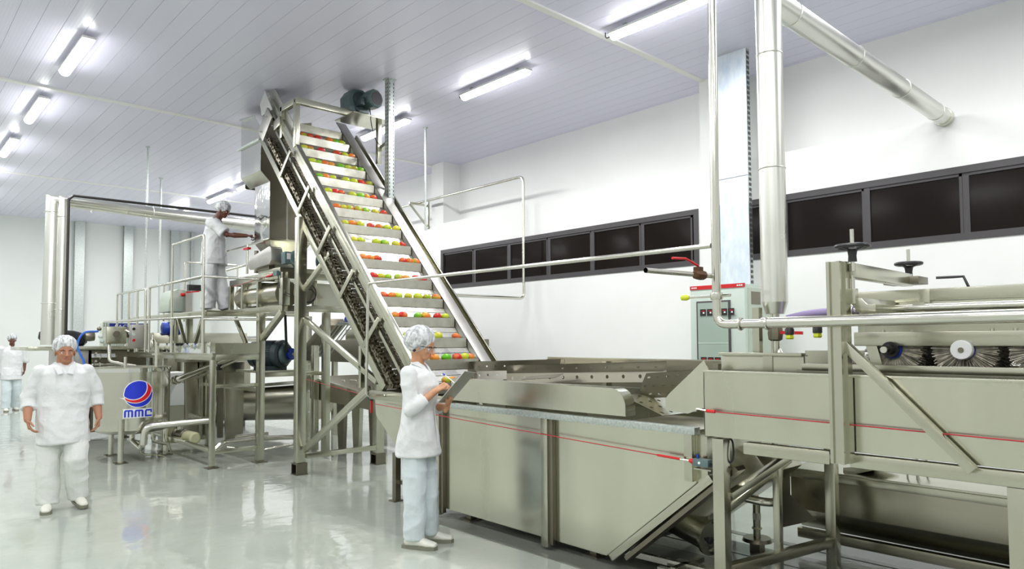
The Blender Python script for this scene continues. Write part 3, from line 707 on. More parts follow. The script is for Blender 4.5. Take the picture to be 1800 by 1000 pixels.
m = MB(); m.prism([(XP, 1.50, 1.81), (XP, 1.43, 1.81), (XP, 1.40, 1.775), (XP, 1.36, 1.775), (XP, 1.36, 1.735), (XP, 1.45, 1.735)], (.5, 0, 0)); m.build('lifting_arm', 'steel', bw, bevel=.003)

# ================================================================== PIPES (front)
XW = 3.65
wp = E('water_pipe', 'tall vertical steel water pipe bending into a horizontal run across the washer', 'pipe', loc=(XW, 2.18, 1.6))
MB().tube([(XW, 2.17, CH), (XW, 2.18, 1.85)], .0255, 18).build('riser', 'tube', wp)
MB().tube([(XW, 2.18, 1.87), (XW, 2.18, 1.685), (XW, 2.03, 1.685)], .0255, 18, bend=.11).build('elbow', 'tube', wp)
MB().tube([(XW, 2.04, 1.685), (XW, 1.88, 1.685)], .025, 18).build('run', 'tube', wp)
MB().tube([(XW, 1.90, 1.688), (XW, -.6, 1.70)], .030, 20).build('run', 'tube', wp)
for y in (2.03, 1.87): MB().torus((XW, y, 1.685), (0, 1, 0), .03, .008).build('pipe_clamp', 'tube', wp)
MB().lathe((XW, 2.18, 1.83), (0, 0, 1), [(0, .034), (.02, .038), (.04, .034)], 18).build('pipe_clamp', 'tube', wp)
MB().cyl((XW, 2.22, 1.852), (XW-.02, 2.36, 1.85), .008, n=8).build('clamp_lever', 'tube', wp)
MB().lathe((XW-.02, 2.35, 1.85), (-.14, .98, 0), [(0, .010), (.02, .018), (.05, .016), (.055, .006)], 14).build('lever_knob', 'yellow', wp)
MB().cyl((XW, 2.15, 1.852), (XW, 2.09, 1.852), .009, n=8).build('clamp_lever', 'tube', wp)
# long branch towards the conveyor
br = E('rinse_pipe', 'long thin steel pipe running from the riser across the conveyor and down', 'pipe', loc=(XW, 6.05, 1.05))
MB().tube([(XW, 2.21, 2.15), (XW, 6.03, 2.17), (XW, 6.06, 1.06), (3.86, 6.06, 1.05)], .0145, 14, bend=.05).build('pipe', 'tube', br)
vb = E('drain_branch', 'short open steel branch pipe with a red lever valve on the tall riser', 'pipe', loc=(XW, 2.2, 2.0))
b0 = P(1251, 485, X=XW); b1 = P(1135, 475, Y=b0.y)
MB().tube([b0, b0+(b1-b0)*.16], .014, 14).build('pipe', 'tube', vb)
d = (b1-b0)
MB().cyl(b0+d*.33, b1, .014, n=14, caps=False).build('pipe', 'tube', vb)
MB().cyl(b0+d*.97, b1, .0125, n=14, caps=True).build('pipe_bore', 'dark', vb) if False else None
vv = MB().lathe(b0+d*.12, d, [(0, .018), (.01, .027), (.05, .030), (.09, .027), (.10, .018)], 8).build('valve_body', 'rust', vb)
MB().box(b0+d*.22+V((-.02, -.02, .02)), b0+d*.22+V((.02, .02, .045))).build('valve_stem', 'rust', vv)
MB().tube([b0+d*.22+V((0, 0, .05)), b0+d*.3+V((0, 0, .065)), b0+d*.42+V((0, 0, .085)), b0+d*.62+V((0, 0, .08))], .007, 8).build('valve_lever', 'red', vv)
# insulated exhaust duct
DY, DZ = 2.15, 3.83
dx = 4.30
ed = E('exhaust_duct', 'fat bright-jacketed duct dropping to the washer and crossing into the right wall', 'duct', loc=(dx, DY, 1.8))
m = MB(); m.cyl((dx, DY, 1.775+.06), (dx, DY, DZ+.1), .082, n=32); m.build('drop', 'duct', ed)
m = MB(); m.tube([(dx, DY, DZ+.02), (dx+.001, DY, DZ+.03), (8.0, DY, DZ)], .082, 32) if False else m.cyl((dx-.02, DY, DZ), (8.0, DY, DZ), .082, n=32); m.build('run', 'duct', ed)
MB().sphere((dx, DY, DZ+.02), .084, n=24).build('elbow', 'duct', ed)
MB().cyl((dx, DY, 1.76), (dx, DY, 1.835), .058, .082, n=32).build('reducer', 'duct', ed)
for z in (2.70, 3.45): MB().torus((dx, DY, z), (0, 0, 1), .083, .004).build('joint_bead', 'duct', ed)
for x in (4.62, 5.7, 6.75, 7.7): MB().torus((x, DY, DZ), (1, 0, 0), .083, .004).build('joint_bead', 'duct', ed)
MB().cyl((7.9, DY, DZ), (8.0, DY, DZ), .088, n=32).build('wall_sleeve', 'sheet', ed)
MB().cyl((dx, DY, 1.50), (dx, DY, 1.76), .028, n=16).build('outlet_pipe', 'tube', ed)
va = MB().lathe((dx, DY, 1.585), (0, 0, 1), [(0, .028), (.01, .045), (.05, .05), (.09, .045), (.10, .028)], 8).build('valve_body', 'dark', ed)
MB().bar((dx-.01, DY-.03, 1.64), (dx+.02, DY-.17, 1.635), .024, .020).build('valve_lever', 'red', va)
MB().lathe((dx, DY, 1.535), (0, 0, 1), [(0, .022), (.02, .024), (.05, .024)], 8).build('coupling', 'rust', ed)
MB().lathe((dx+.025, DY-.03, 1.445), (-.2, .25, 1), [(0, .055), (.01, .055), (.095, .024)], 20).build('spray_cone', 'duct', ed)
post(MB(), 4.20, DY+.07, 1.51, 1.80, .045).build('support_post', 'steel', ed)
for i, (px, py) in enumerate(((1388, 588), (1437, 585))):
    p = P(px, py, X=4.0); t = E('needle_valve', 'black needle valve with lime wheel under the horizontal pipe, %s' % ('beside the red lever' if i == 0 else 'the one alone to its right'), 'valve', 'needle valves under the pipe', loc=p)
    MB().lathe(p, (0, 0, 1), [(-.004, .01), (0, .026), (.03, .026), (.05, .014), (.09, .010)], 12).build('valve_body', 'black', t)
    MB().lathe(p, (0, 0, -1), [(0, .022), (.02, .026), (.028, .02)], 6).build('wheel', 'yellow', t)
# purple hose and spray pipes on the washer
ph = E('purple_hose', 'purple rubber hose joining the spray pipe behind the column', 'hose', loc=(4.25, 1.8, 1.75))
MB().tube(bez([P(1385, 560, X=4.3), P(1420, 552, X=4.27), P(1460, 548, X=4.22), P(1510, 545, X=4.22)], 8), .024, 16).build('hose', 'purple', ph)
for px in (1500, 1506): MB().torus(P(px, 545, X=4.22), (0, 1, 0), .026, .005).build('hose_clip', 'tube', ph)
sp = E('spray_pipe', 'slim polished spray pipe along the front of the brush washer housing', 'pipe', loc=(4.22, .5, 1.74))
a = P(1508, 545, X=4.22)
MB().tube([a, (4.22, -.6, a.z+.005)], .021, 16).build('pipe', 'tube', sp)
MB().torus((4.22, a.y-.13, a.z), (0, 1, 0), .028, .010).build('union', 'tube', sp)
MB().torus((4.22, a.y-.15, a.z), (0, 1, 0), .028, .008).build('union', 'tube', sp)
MB().box((4.21, a.y-.35, a.z-.03), (4.31, a.y-.29, a.z+.03)).build('bracket', 'steel', sp)

# ================================================================== LOWER RIGHT: covered flume, riser, floor frame
fl = E('covered_flume', 'low covered stainless flume running behind the legs of the brush washer', 'flume', loc=(5.4, 1.2, 0))
pf = [(5.15, .62), (5.15, .335), (5.32, .17), (5.8, .17), (5.9, .33), (5.9, .62)]
m = MB(); m.prism([(x, -.6, z) for x, z in pf], (0, 3.08, 0)); m.build('trough_body', 'steeldim', fl, bevel=.004)
MB().box((5.135, -.6, .605), (6.05, 2.49, .635)).build('lid', 'steel', fl, bevel=.003)
MB().box((5.12, -.6, .57), (5.15, 2.49, .62)).build('lid_edge', 'steel', fl, bevel=.003)
MB().box((5.24, -.6, .10), (5.30, 2.48, .17)).build('support_rail', 'steeldim', fl, bevel=.003)
for y in (2.3, .2): post(MB(), 5.5, y, .0, .17, .05).build('leg', 'steel', fl)
m = MB(); m.prism(yz(5.05, [(2.50, .64), (2.50, .20), (2.25, .30), (2.44, .45), (2.44, .64)]), (.006, 0, 0)); m.build('end_flange', 'dark', fl)
for y in (1.72, 1.66): MB().tube([(5.3, y, .63), (5.3, y, .75), (5.5, y, .75), (5.5, y, .63)], .007, 8, bend=.02).build('lid_handle', 'tube', fl)
m = MB(); m.prism([P(x, y, X=5.2) for x, y in ((1482, 822), (1545, 818), (1545, 824), (1482, 838))], (.35, 0, 0)); m.build('feed_plate', 'steel', fl)
ff = E('floor_frame', 'low steel floor frame of parallel rails under the washer', 'frame', loc=(4.2, 1.5, 0))
for a, b, w in (((1100, 968), (1230, 1000), .03),): 
    MB().bar(P(1095, 968, Z=.06), P(1260, 1008, Z=.06), .04, .04).build('rail', 'slat', ff)
for x in (4.05, 4.28): MB().box((x-.02, -.3, .0045), (x+.02, 2.9, .045)).build('rail', 'slat', ff)
for y in (2.75, 1.2): MB().box((4.0, y-.02, .046), (4.35, y+.02, .08)).build('rail', 'steel', ff)
# stand pipe
st = E('stand_pipe', 'short steel stand pipe on a round base plate with an orange tag', 'stand pipe', loc=(4.25, 2.1, 0))
p = P(1331, 948, Z=.09)
x, y = p.x, p.y
MB().cyl((x, y, .08), (x, y, .105), .11, .10, n=28).build('base_plate', 'dark', st)
MB().cyl((x, y, .10), (x, y, .40), .028, n=18).build('pipe', 'steel', st)
MB().lathe((x, y, .24), (0, 0, 1), [(0, .034), (.05, .034)], 6).build('coupling_nut', 'tube', st)
MB().lathe((x, y, .17), (0, 0, 1), [(0, .036), (.012, .036)], 18).build('ring', 'cream', st)
MB().box((x-.012, y-.012, .40), (x+.012, y-.009, .45)).build('tag', 'orange', st)
MB().box((x-.04, y-.04, .0045), (x+.04, y+.04, .08)).build('pedestal', 'dark', st)
sc = E('screw_housing', 'sloping dark trough and bent pipe under the end of the wash tank', 'trough', loc=(4.6, 2.4, 0))
m = MB(); m.bar((4.60, 3.0, .25), (4.60, 2.30, .80), .5, .20, side=(1, 0, 0)); m.build('trough_body', 'steeldim', sc, bevel=.02)
MB().tube([P(1296, 872, X=4.45), P(1340, 882, X=4.45), P(1366, 884, X=4.5), P(1369, 820, X=4.5)], .028, 14, bend=.1).build('bent_pipe', 'tube', sc)
# ================================================================== PLATFORM AND FEEDER (centre left)
pf_ = E('work_platform', 'stepped steel work platform with tube railings where the capped worker stands', 'platform', loc=(3.6, 10.5, 0))
def sq(a, b, w, name, par, m='steel', h=None): return MB().bar(a, b, w, h or w).build(name, m, par, bevel=.003)
for x, y in ((3.28, 9.16), (3.28, 11.1), (3.28, 13.2), (3.91, 11.1), (3.91, 13.2)):
    l = post(MB(), x, y, .01, 1.37, .065).build('leg', 'steel', pf_, bevel=.003); MB().box((x-.07, y-.07, 0), (x+.07, y+.07, .012)).build('foot_plate', 'dark', l)
l = post(MB(), 3.91, 9.18, .01, 1.98, .09).build('leg', 'steel', pf_, bevel=.003); MB().box((3.83, 9.1, 0), (3.99, 9.26, .012)).build('foot_plate', 'dark', l)
post(MB(), 3.91, 12.0, .01, 1.98, .09).build('leg', 'steel', pf_, bevel=.003)
for z in (1.40,):
    sq((3.28, 9.13, z), (3.28, 14.4, z), .06, 'deck_beam', pf_, h=.075); sq((3.31, 9.16, z), (3.87, 9.16, z), .06, 'deck_beam', pf_, h=.075)
sq((3.28, 9.16, .20), (3.87, 9.17, .20), .05, 'low_rail', pf_); sq((3.28, 9.19, .22), (3.28, 13.2, .22), .05, 'low_rail', pf_)
sq((3.91, 9.23, .95), (3.91, 13.2, .95), .05, 'low_rail', pf_); sq((3.31, 9.2, 1.03), (3.87, 9.2, 1.03), .04, 'low_rail', pf_)
MB().box((3.27, 9.15, 1.44), (3.9, 14.4, 1.455)).build('lower_deck', 'sheet', pf_)
MB().box((3.30, 9.13, 1.455), (3.87, 9.135, 1.585)).build('kick_plate', 'sheet', pf_); MB().box((3.26, 9.2, 1.455), (3.265, 11.3, 1.585)).build('kick_plate', 'mirror', pf_)
MB().box((3.40, 9.75, 2.015), (4.3, 13.4, 2.03)).build('upper_deck', 'sheet', pf_)
# inclined struts carrying the upper deck
for a, b in (((3.40, 10.3, 1.46), (3.42, 9.95, 1.93)), ((3.42, 9.95, 1.46), (3.42, 9.95, 1.93)), ((3.42, 11.4, 1.46), (3.42, 11.1, 1.93)), ((3.42, 11.05, 1.46), (3.42, 11.05, 1.93)), ((3.42, 10.95, 1.93), (3.42, 10.55, 1.46)), ((3.85, 9.9, 1.93), (3.85, 9.4, 1.46)), ((3.9, 12.6, 1.46), (3.9, 12.9, 1.93))):
    sq(a, b, .045, 'strut', pf_)
sq((3.42, 9.8, 1.985), (3.42, 13.4, 1.985), .06, 'deck_beam', pf_); sq((3.42, 9.8, 1.985), (4.25, 9.8, 1.985), .06, 'deck_beam', pf_)
# railings
def rail(name, pts, r=.018, bend=.04): return MB().tube(pts, r, 12, bend=bend).build(name, 'tube', pf_)
rail('hand_rail', [(3.24, 9.42, 1.45), (3.24, 9.42, 3.0), (3.24, 10.68, 3.0), (3.24, 10.68, 1.45)])
rail('hand_rail', [(3.24, 9.42, 2.46), (3.24, 11.75, 2.45), (3.24, 11.75, 1.45)])
rail('hand_rail', [(3.24, 11.95, 1.45), (3.24, 11.95, 2.44), (3.24, 13.63, 2.44), (3.24, 13.63, 1.2)])
rail('hand_rail', [(3.24, 9.42, 2.46), (3.9, 9.2, 2.44), (4.1, 9.2, 2.44)])
rail('hand_rail', [(3.24, 9.42, 1.93), (3.24, 14.55, 1.98), (3.24, 14.55, 1.0)])
rail('hand_rail', [(3.24, 9.42, 1.90), (4.1, 9.15, 1.90)])
rail('mid_rail', [(3.24, 11.95, 1.97), (3.24, 13.63, 1.97)], bend=0)
for y in (12.4, 12.9): rail('rail_post', [(3.24, y, 1.45), (3.24, y, 2.44)], bend=0)
rail('hand_rail', [(3.9, 13.3, 1.97), (3.9, 13.3, 2.62), (3.9, 11.3, 2.62), (3.9, 11.3, 1.97)])
rail('hand_rail', [(4.25, 13.3, 1.97), (4.25, 13.3, 3.05), (5.2, 13.3, 3.05), (5.2, 13.3, 1.9)])
rail('hand_rail', [(4.25, 13.3, 2.7), (4.7, 10.4, 2.92)], bend=0)
# feeder / pulping machine frame
fd = E('feeder_machine', 'steel feeder machine with square frame standing behind the conveyor leg', 'machine', loc=(4.4, 9.2, 0))
X0, Y0, Y1, X1 = 3.98, 8.62, 10.4, 5.2
for z in (2.03, 2.46):
    sq((X0, Y0, z), (X0, Y1, z), .06, 'frame_beam', fd, h=.08); sq((X0+.03, Y0, z), (X1, Y0, z), .06, 'frame_beam', fd, h=.08)
    sq((X0+.03, Y1, z), (X1, Y1, z), .06, 'frame_beam', fd, h=.08)
for x, y, w in ((X0, Y0, .10), (X0, 9.42, .05), (X0, 9.95, .06), (X1, Y0, .07), (4.45, Y0+.1, .05), (X0, Y1, .06)): post(MB(), x, y, 2.07, 2.42, w).build('frame_post', 'steel', fd, bevel=.003)
sq((3.92, 9.18, 1.62), (X0, 8.66, 1.99), .07, 'diagonal_brace', fd); pass
for x, y in ((4.72, 8.9), (5.2, 10.4)): post(MB(), x, y, .01, 2.0, .09).build('leg', 'steel', fd, bevel=.003)
m = MB(); m.cyl((4.15, 8.9, 2.24), (4.15, 10.3, 2.24), .17, n=28); m.build('drum', 'steeldim', fd)
m = MB(); m.prism([(4.02, 9.95, 2.42), (4.02, 9.45, 2.42), (4.02, 9.5, 2.1), (4.02, 9.9, 2.1)], (.3, 0, 0)); m.build('hopper', 'mirror', fd)
m = MB(); m.lathe((4.3, 8.70, 2.24), (0, -1, 0), [(0, .16), (.03, .16), (.03, .13), (.04, .13), (.04, .05), (.09, .05)], 24); m.build('wheel_guard', 'dark', fd)
MB().torus((4.3, 8.62, 2.24), (0, 1, 0), .12, .006).build('coiled_cable', 'rubber', fd)
MB().torus((4.31, 8.60, 2.20), (0, 1, 0), .09, .006).build('coiled_cable', 'rubber', fd)
MB().box((4.55, 8.9, 2.08), (5.1, 9.0, 2.40)).build('rear_plate', 'steel', fd)
MB().box((3.98, 8.75, 2.50), (5.25, 10.2, 2.53)).build('top_plate', 'sheet', fd, bevel=.003)
MB().box((4.0, 8.8, 2.53), (5.2, 9.5, 2.58)).build('motor_base', 'steel', fd, bevel=.003)
MB().box((3.95, 8.55, 2.22), (3.965, 8.60, 2.27)).build('latch', 'dark', fd)
MB().cyl((4.75, 8.55, 2.28), (4.75, 8.55, 2.42), .010, n=8).build('valve_stem', 'dark', fd)
MB().lathe((4.75, 8.55, 2.20), (0, 0, 1), [(0, .03), (.04, .045), (.09, .03)], 8).build('valve_body', 'dark', fd); MB().cyl((4.75, 8.55, 2.22), (4.85, 8.53, 2.22), .014, n=8).build('valve_handle', 'red', fd)
p = P(553, 792, Z=0); cl_ = post(MB(), p.x, p.y, .01, P(553, 607, Y=p.y).z, .085).build('leg', 'steel', fd, bevel=.003)
for py in (640, 687, 724, 770): q = P(543, py, Y=p.y-.045); MB().cyl(q+V((.0, -.004, 0)), q, .014, n=10).build('bolt_cap', 'white', cl_)
# gearbox guard + motors
gg = E('belt_guard', 'rounded grey belt guard housing beside the teal motor', 'guard', loc=(4.0, 9.3, 2.58))
m = MB(); rr = .05; q = []
for (cy, cz, a0) in ((9.62, 2.67, 180), (9.62, 2.76, 90), (9.0, 2.80, 0), (9.0, 2.70, -90)):
    for i in range(5):
        a = R(a0-90*i/4) if False else R(a0+90-90*i/4); q.append((cy+.05*math.cos(a), cz+.05*math.sin(a)))
m.prism([(3.93, a, b) for a, b in ((9.62, 2.60), (9.66, 2.63), (9.67, 2.70), (9.62, 2.77), (8.98, 2.87), (8.93, 2.84), (8.92, 2.68), (8.97, 2.63))], (.16, 0, 0)); m.build('housing', 'cover', gg, bevel=.008)
MB().box((3.98, 9.1, 2.58), (4.06, 9.5, 2.65)).build('foot', 'dark', gg)
def motor(name, label, base, d, r, L_, col, fan=True):
    """ribbed motor: base = centre of the fan end, d = axis away from it"""
    t = E(name, label, 'motor', loc=(base[0], base[1], base[2]-r))
    d = V(d).normalized(); m = MB(); ax, ay = MB.axes(d)
    m.lathe(base, d, [(0, r*.86), (.01, r*.98), (.09*L_/.4, r), (.09*L_/.4+.001, r*.90), (L_*.88, r*.90), (L_*.881, r*.98), (L_*.97, r*.95), (L_, r*.5)], 28)
    bd = m.build('motor_body', col, t)
    m = MB()
    for i in range(28):
        a = 2*math.pi*i/28; o = ax*math.cos(a)+ay*math.sin(a); m.bar(V(base)+d*L_*.26+o*r*.93, V(base)+d*L_*.86+o*r*.93, .004, r*.12, side=o.cross(d))
    m.build('cooling_fins', col, bd)
    m = MB(); m.lathe(V(base)-d*.002, -d, [(0, r*.66), (.003, r*.66)], 24); g = m.build('fan_grille', 'tealdark', bd)
    m = MB()
    for rr in (.2, .38, .56): m.torus(V(base)-d*.006, d, r*rr, .003, 24, 5)
    m.build('grille_rings', col, g)
    c = V(base)+d*L_*.55; sd = ay if abs(ay.z) < .5 else ax
    MB().box((c.x-r*.45, c.y-r*.45, c.z-r-.015), (c.x+r*.45, c.y+r*.45, c.z-r*.85)).build('motor_foot', col, t)
    return t
m1 = motor('electric_motor', 'teal motor with round fan end on top of the feeder machine', (4.16, 8.66, 2.70), (.5, .85, 0), .105, .42, 'teal')
MB().box((4.02, 8.70, 2.62), (4.12, 8.82, 2.78)).build('terminal_box', 'teal', m1, bevel=.008); MB().box((4.045, 8.695, 2.68), (4.095, 8.70, 2.76)).build('rating_plate', 'white', m1)
motor('electric_motor', 'dark teal ribbed motor lying behind the conveyor leg on the feeder machine', (5.02, 8.75, 2.70), (-1, .05, 0), .105, .50, 'tealdark')
MO = V((4.19, 10.08, 1.42))
bm_ = E('belt_motor', 'large dark ribbed motor with a blue pulley and belts under the feeder machine', 'motor', loc=(4.4, 9.5, 1.19))
m = MB(); m.lathe(MO, (.5, -.866, 0), [(0, .16), (.02, .19), (.10, .195), (.11, .18), (.42, .18), (.43, .20), (.50, .205), (.54, .12)], 32); mbd = m.build('motor_body', 'tealdark', bm_)
d = V((.5, -.866, 0)).normalized(); ax, ay = MB.axes(d); m = MB()
for i in range(36):
    a = 2*math.pi*i/36; o = ax*math.cos(a)+ay*math.sin(a); m.bar(MO+d*.13+o*.187, MO+d*.40+o*.187, .005, .022, side=o.cross(d))
m.build('cooling_fins', 'tealdark', mbd)
m = MB(); m.lathe(MO+d*.54, d, [(0, .16), (.03, .14), (.05, .08)], 28); m.build('end_bell', 'teal', mbd)
m = MB(); m.lathe(MO+d*.60, d, [(0, .055), (.01, .085), (.02, .06), (.045, .06), (.055, .085), (.065, .05)], 28); pu = m.build('pulley', 'blue', bm_)
MB().lathe(MO+d*.665, d, [(0, .024), (.012, .022), (.012, .012)], 16).build('hub', 'tube', pu)
MB().bar((4.435, 9.52, 1.44), (4.41, 9.52, 1.98), .022, .03).build('drive_belt', 'rubber', bm_); MB().bar((4.585, 9.52, 1.44), (4.64, 9.52, 1.98), .022, .03).build('drive_belt', 'rubber', bm_)
MB().box((3.98, 9.35, 1.17), (4.66, 10.2, 1.20)).build('motor_base', 'steel', bm_)
MB().box((4.2, 9.65, 1.2), (4.5, 9.75, 1.25)).build('motor_foot', 'tealdark', bm_); MB().box((4.2, 10.0, 1.2), (4.5, 10.1, 1.25)).build('motor_foot', 'tealdark', bm_)
sq((3.93, 9.25, 1.15), (4.75, 9.25, 1.15), .06, 'support_beam', fd); sq((4.72, 8.95, 1.15), (4.72, 10.4, 1.15), .05, 'support_beam', fd)
# discharge chute
ch = E('discharge_chute', 'tall mirror-bright steel chute dropping from the conveyor head to the feeder', 'chute', loc=(4.45, 9.9, 2.58))
cx0, cx1 = 4.16, 4.78
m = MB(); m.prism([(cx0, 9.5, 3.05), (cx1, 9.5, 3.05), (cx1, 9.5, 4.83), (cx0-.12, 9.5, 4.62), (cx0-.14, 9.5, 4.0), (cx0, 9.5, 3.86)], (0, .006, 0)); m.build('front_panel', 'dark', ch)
m = MB(); m.box((4.40, 9.49, 3.06), (4.425, 9.5, 4.75)); m.build('weld_seam', 'tube', ch)
MB().box((cx0, 9.506, 3.05), (cx0+.006, 10.02, 3.88)).build('side_panel', 'mirror', ch)
m = MB(); m.prism([(cx0-.14, 9.5, 4.0), (cx0-.14, 9.5, 4.60), (cx0-.14, 9.72, 4.80), (cx0-.14, 10.2, 4.86), (cx0-.14, 10.2, 4.0)], (.006, 0, 0)); m.build('upper_side_panel', 'mirror', ch)
MB().box((cx0-.17, 9.5, 4.42), (cx0-.13, 10.28, 4.45)).build('panel_flange', 'galv', ch)
MB().bar((cx0-.15, 9.72, 4.81), (cx0-.15, 10.2, 4.87), .03, .03).build('panel_flange', 'galv', ch)
m = MB(); m.prism([(cx0-.14, 9.5, 4.0), (cx0-.134, 9.5, 4.0), (cx0+.006, 9.5, 3.86), (cx0, 9.5, 3.86)], (0, .70, 0)); m.build('offset_ledge', 'sheet', ch)
MB().box((cx0+.006, 10.4, 3.9), (cx1, 10.41, 4.9)).build('rear_panel', 'sheet', ch); MB().box((cx1, 9.5, 3.05), (cx1+.006, 10.4, 4.83)).build('far_panel', 'sheet', ch)
m = MB(); m.box((cx0-.03, 9.46, 3.03), (cx1+.03, 10.06, 3.05)); m.build('flange', 'steel', ch, bevel=.003)
m = MB(); a = m.ring
q1 = [(cx0, 9.5, 3.03), (cx1, 9.5, 3.03), (cx1, 10.02, 3.03), (cx0, 10.02, 3.03)]; q2 = [(cx0+.1, 9.6, 2.84), (cx1-.1, 9.6, 2.84), (cx1-.1, 9.9, 2.84), (cx0+.1, 9.9, 2.84)]
m._hexa(q2+q1); m.build('transition_cone', 'steel', ch)
MB().box((cx0+.05, 9.55, 2.58), (cx1-.05, 9.95, 2.85)).build('inlet_box', 'steel', ch, bevel=.004)
MB().bar((4.10, 10.9, 3.0), (4.12, 9.6, 3.02), .02, .02).build('guide_bar', 'tube', ch)
pvs = MB().cyl((4.05, 10.0, 2.58), (4.05, 10.0, 3.0), .018, n=10).build('sample_pipe', 'tube', ch); MB().box((4.02, 9.92, 2.93), (4.07, 10.08, 2.96)).build('sample_valve', 'red', pvs)
MB().cyl((4.1, 9.8, 2.58), (4.1, 9.8, 2.9), .03, n=12).build('sample_pipe', 'dark', ch)

# ------------------------------------------------------------------ insulated ducts on the far left, black pipe
def jacketed(name, label, pts, r, cat='duct', m='duct', beads=()):
    t = E(name, label, cat, loc=pts[0]); MB().tube(pts, r, 24).build('pipe', m, t)
    for p, d in beads: MB().torus(p, d, r+.002, .006).build('joint_bead', m, t)
    return t
YD = 12.6
a, b = P(93, 348, Y=YD), P(440, 398, Y=YD)
yb_ = YD
p0 = P(92, 352, Y=YD); zt = p0.z
e0 = P(448, 394, Z=zt); e0 = V((4.9, e0.y, zt))+V((0, 0, 0))
jacketed('insulated_duct', 'fat bright-jacketed duct at the far left, outermost, running across towards the chute', [(p0.x, YD, 1.57), (p0.x, YD, zt), (5.5, e0.y+.1+(e0.y+.1-YD)*.6/(4.9-p0.x), zt)], .115, beads=[((p0.x, YD, z), (0, 0, 1)) for z in (2.2, 3.6)]+[((p0.x+.55, YD+(e0.y+.1-YD)*.55/(4.9-p0.x), zt), (1, 0, 0)), ((p0.x+1.45, YD+(e0.y+.1-YD)*1.45/(4.9-p0.x), zt), (1, 0, 0))])
p1 = P(111, 365, Y=YD-.3); zt = p1.z+.12
jacketed('insulated_duct', 'thinner bright-jacketed duct between the fat duct and the black pipe', [(p1.x, YD-.3, 1.57), (p1.x, YD-.3, zt), (p1.x+.9, YD-.2, zt)], .075, beads=[((p1.x, YD-.3, z), (0, 0, 1)) for z in (2.1, 3.5)])
p2 = P(121, 343, Y=YD-.6); e2 = P(440, 382, Z=p2.z)
jacketed('black_pipe', 'thin black pipe rising beside the bright ducts and crossing above them', [(p2.x, YD-.6, 1.65), (p2.x, YD-.6, p2.z-.06), (p2.x+.06, YD-.6, p2.z), (e2.x+.6, e2.y-.15, p2.z)], .021, cat='pipe', m='blackpipe')
for px, py, yy, zb, w, lab in ((260, 258, 13.1, 1.0, .015, 'hanging steel rod left of the platform worker, the longer one'), (283, 313, 15.5, 1.5, .019, 'hanging steel rod left of the platform worker, the shorter one'), (748, 224, 9.0, 2.9, .018, 'thin steel drop rod hanging right of the conveyor')):
    p = P(px, py, Z=CH); t = E('drop_rod', lab, 'rod', loc=(p.x, p.y, zb)); MB().cyl((p.x, p.y, zb if px < 700 else 3.35), (p.x, p.y, CH), w, n=10).build('rod', 'galv', t); MB().cyl((p.x, p.y, CH-.01), (p.x, p.y, CH), w*2.2, n=12).build('ceiling_plate', 'galv', t)
# wall pipe loop at right
wl = E('wall_pipe', 'thin steel pipe on a wall bracket that drops in front of the dark window', 'pipe', loc=(7.8, 8.1, 2.27))
MB().tube([(7.8, 13.5, 4.26), (7.8, 8.13, 4.26), (7.8, 8.13, 2.27), (5.6, 8.13, 2.27)], .024, 14, bend=.1).build('pipe', 'tube', wl)
MB().bar((7.98, 11.0, 4.22), (7.55, 11.0, 4.22), .04, .04).build('bracket_arm', 'steel', wl); MB().bar((7.98, 11.0, 3.80), (7.56, 11.0, 4.2), .03, .03).build('bracket_strut', 'steel', wl); MB().box((7.96, 10.97, 3.78), (8.0, 11.03, 4.3)).build('bracket_plate', 'steel', wl)
# ------------------------------------------------------------------ cabinet and tray
cb = E('control_cabinet', 'tall grey-green control cabinet with red top stripe and glazed door against the right wall', 'cabinet', loc=(7.4, 4.18, 0))
x0, y0, y1, zt = 7.0, 3.84, 4.52, 2.2
MB().box((x0, y0, .0), (7.75, y1, zt)).build('body', 'cabinet', cb, bevel=.004)
MB().box((x0-.006, y0, zt-.035), (x0+.012, y1, zt+.008)).build('top_stripe', 'red', cb)
for ya in (y0+.02, y1-.09): 
    m = MB(); 
    for i in range(3): m.box((x0-.008, ya+i*.025, zt-.022), (x0-.006, ya+i*.025+.018, zt-.006))
    m.build('stripe_lettering', 'white', cb, smooth=False)
dr = MB().box((x0-.02, y0+.17, .2), (x0, y1-.17+.08, 2.03)).build('door', 'frame', cb, bevel=.003)
MB().box((x0-.024, y0+.19, .22), (x0-.02, y1-.19+.08, 2.01)).build('door_glass', 'cabglass', dr)
for z in (1.90, 1.36):
    for i in range(5):
        ya = y1-.15-i*.088
        g = MB().box((x0-.03, ya-.065, z-.038), (x0-.024, ya+.006, z+.038)).build('panel_meter', 'black', dr, smooth=False)
        MB().box((x0-.032, ya-.050, z-.012), (x0-.03, ya-.030, z+.006)).build('meter_scale', 'white', g, smooth=False); MB().box((x0-.0325, ya-.055, z+.014), (x0-.03, ya-.010, z+.022)).build('meter_mark', 'red', g, smooth=False)
MB().box((x0-.026, y0+.19, 1.55), (x0-.024, y1-.11, 1.56)).build('divider', 'cabinet', dr)
sd = MB().box((7.06, y0-.012, .1), (7.72, y0, zt-.04)).build('side_door', 'cabside', cb, bevel=.003)
MB().box((7.12, y0-.015, 1.98), (7.32, y0-.011, 2.12)).build('vent', 'dark', sd); MB().box((7.36, y0-.018, 1.99), (7.41, y0-.011, 2.12)).build('vent_label', 'white', sd); MB().box((7.43, y0-.015, 1.99), (7.66, y0-.011, 2.12)).build('vent', 'black', sd)
MB().cyl((7.14, y0-.03, 1.66), (7.14, y0-.012, 1.66), .012, n=10).build('lock', 'black', sd)
ct = E('cable_tray', 'wide galvanised cable tray standing from the ceiling down to the cabinet', 'cable tray', loc=(7.5, 4.2, 2.2))
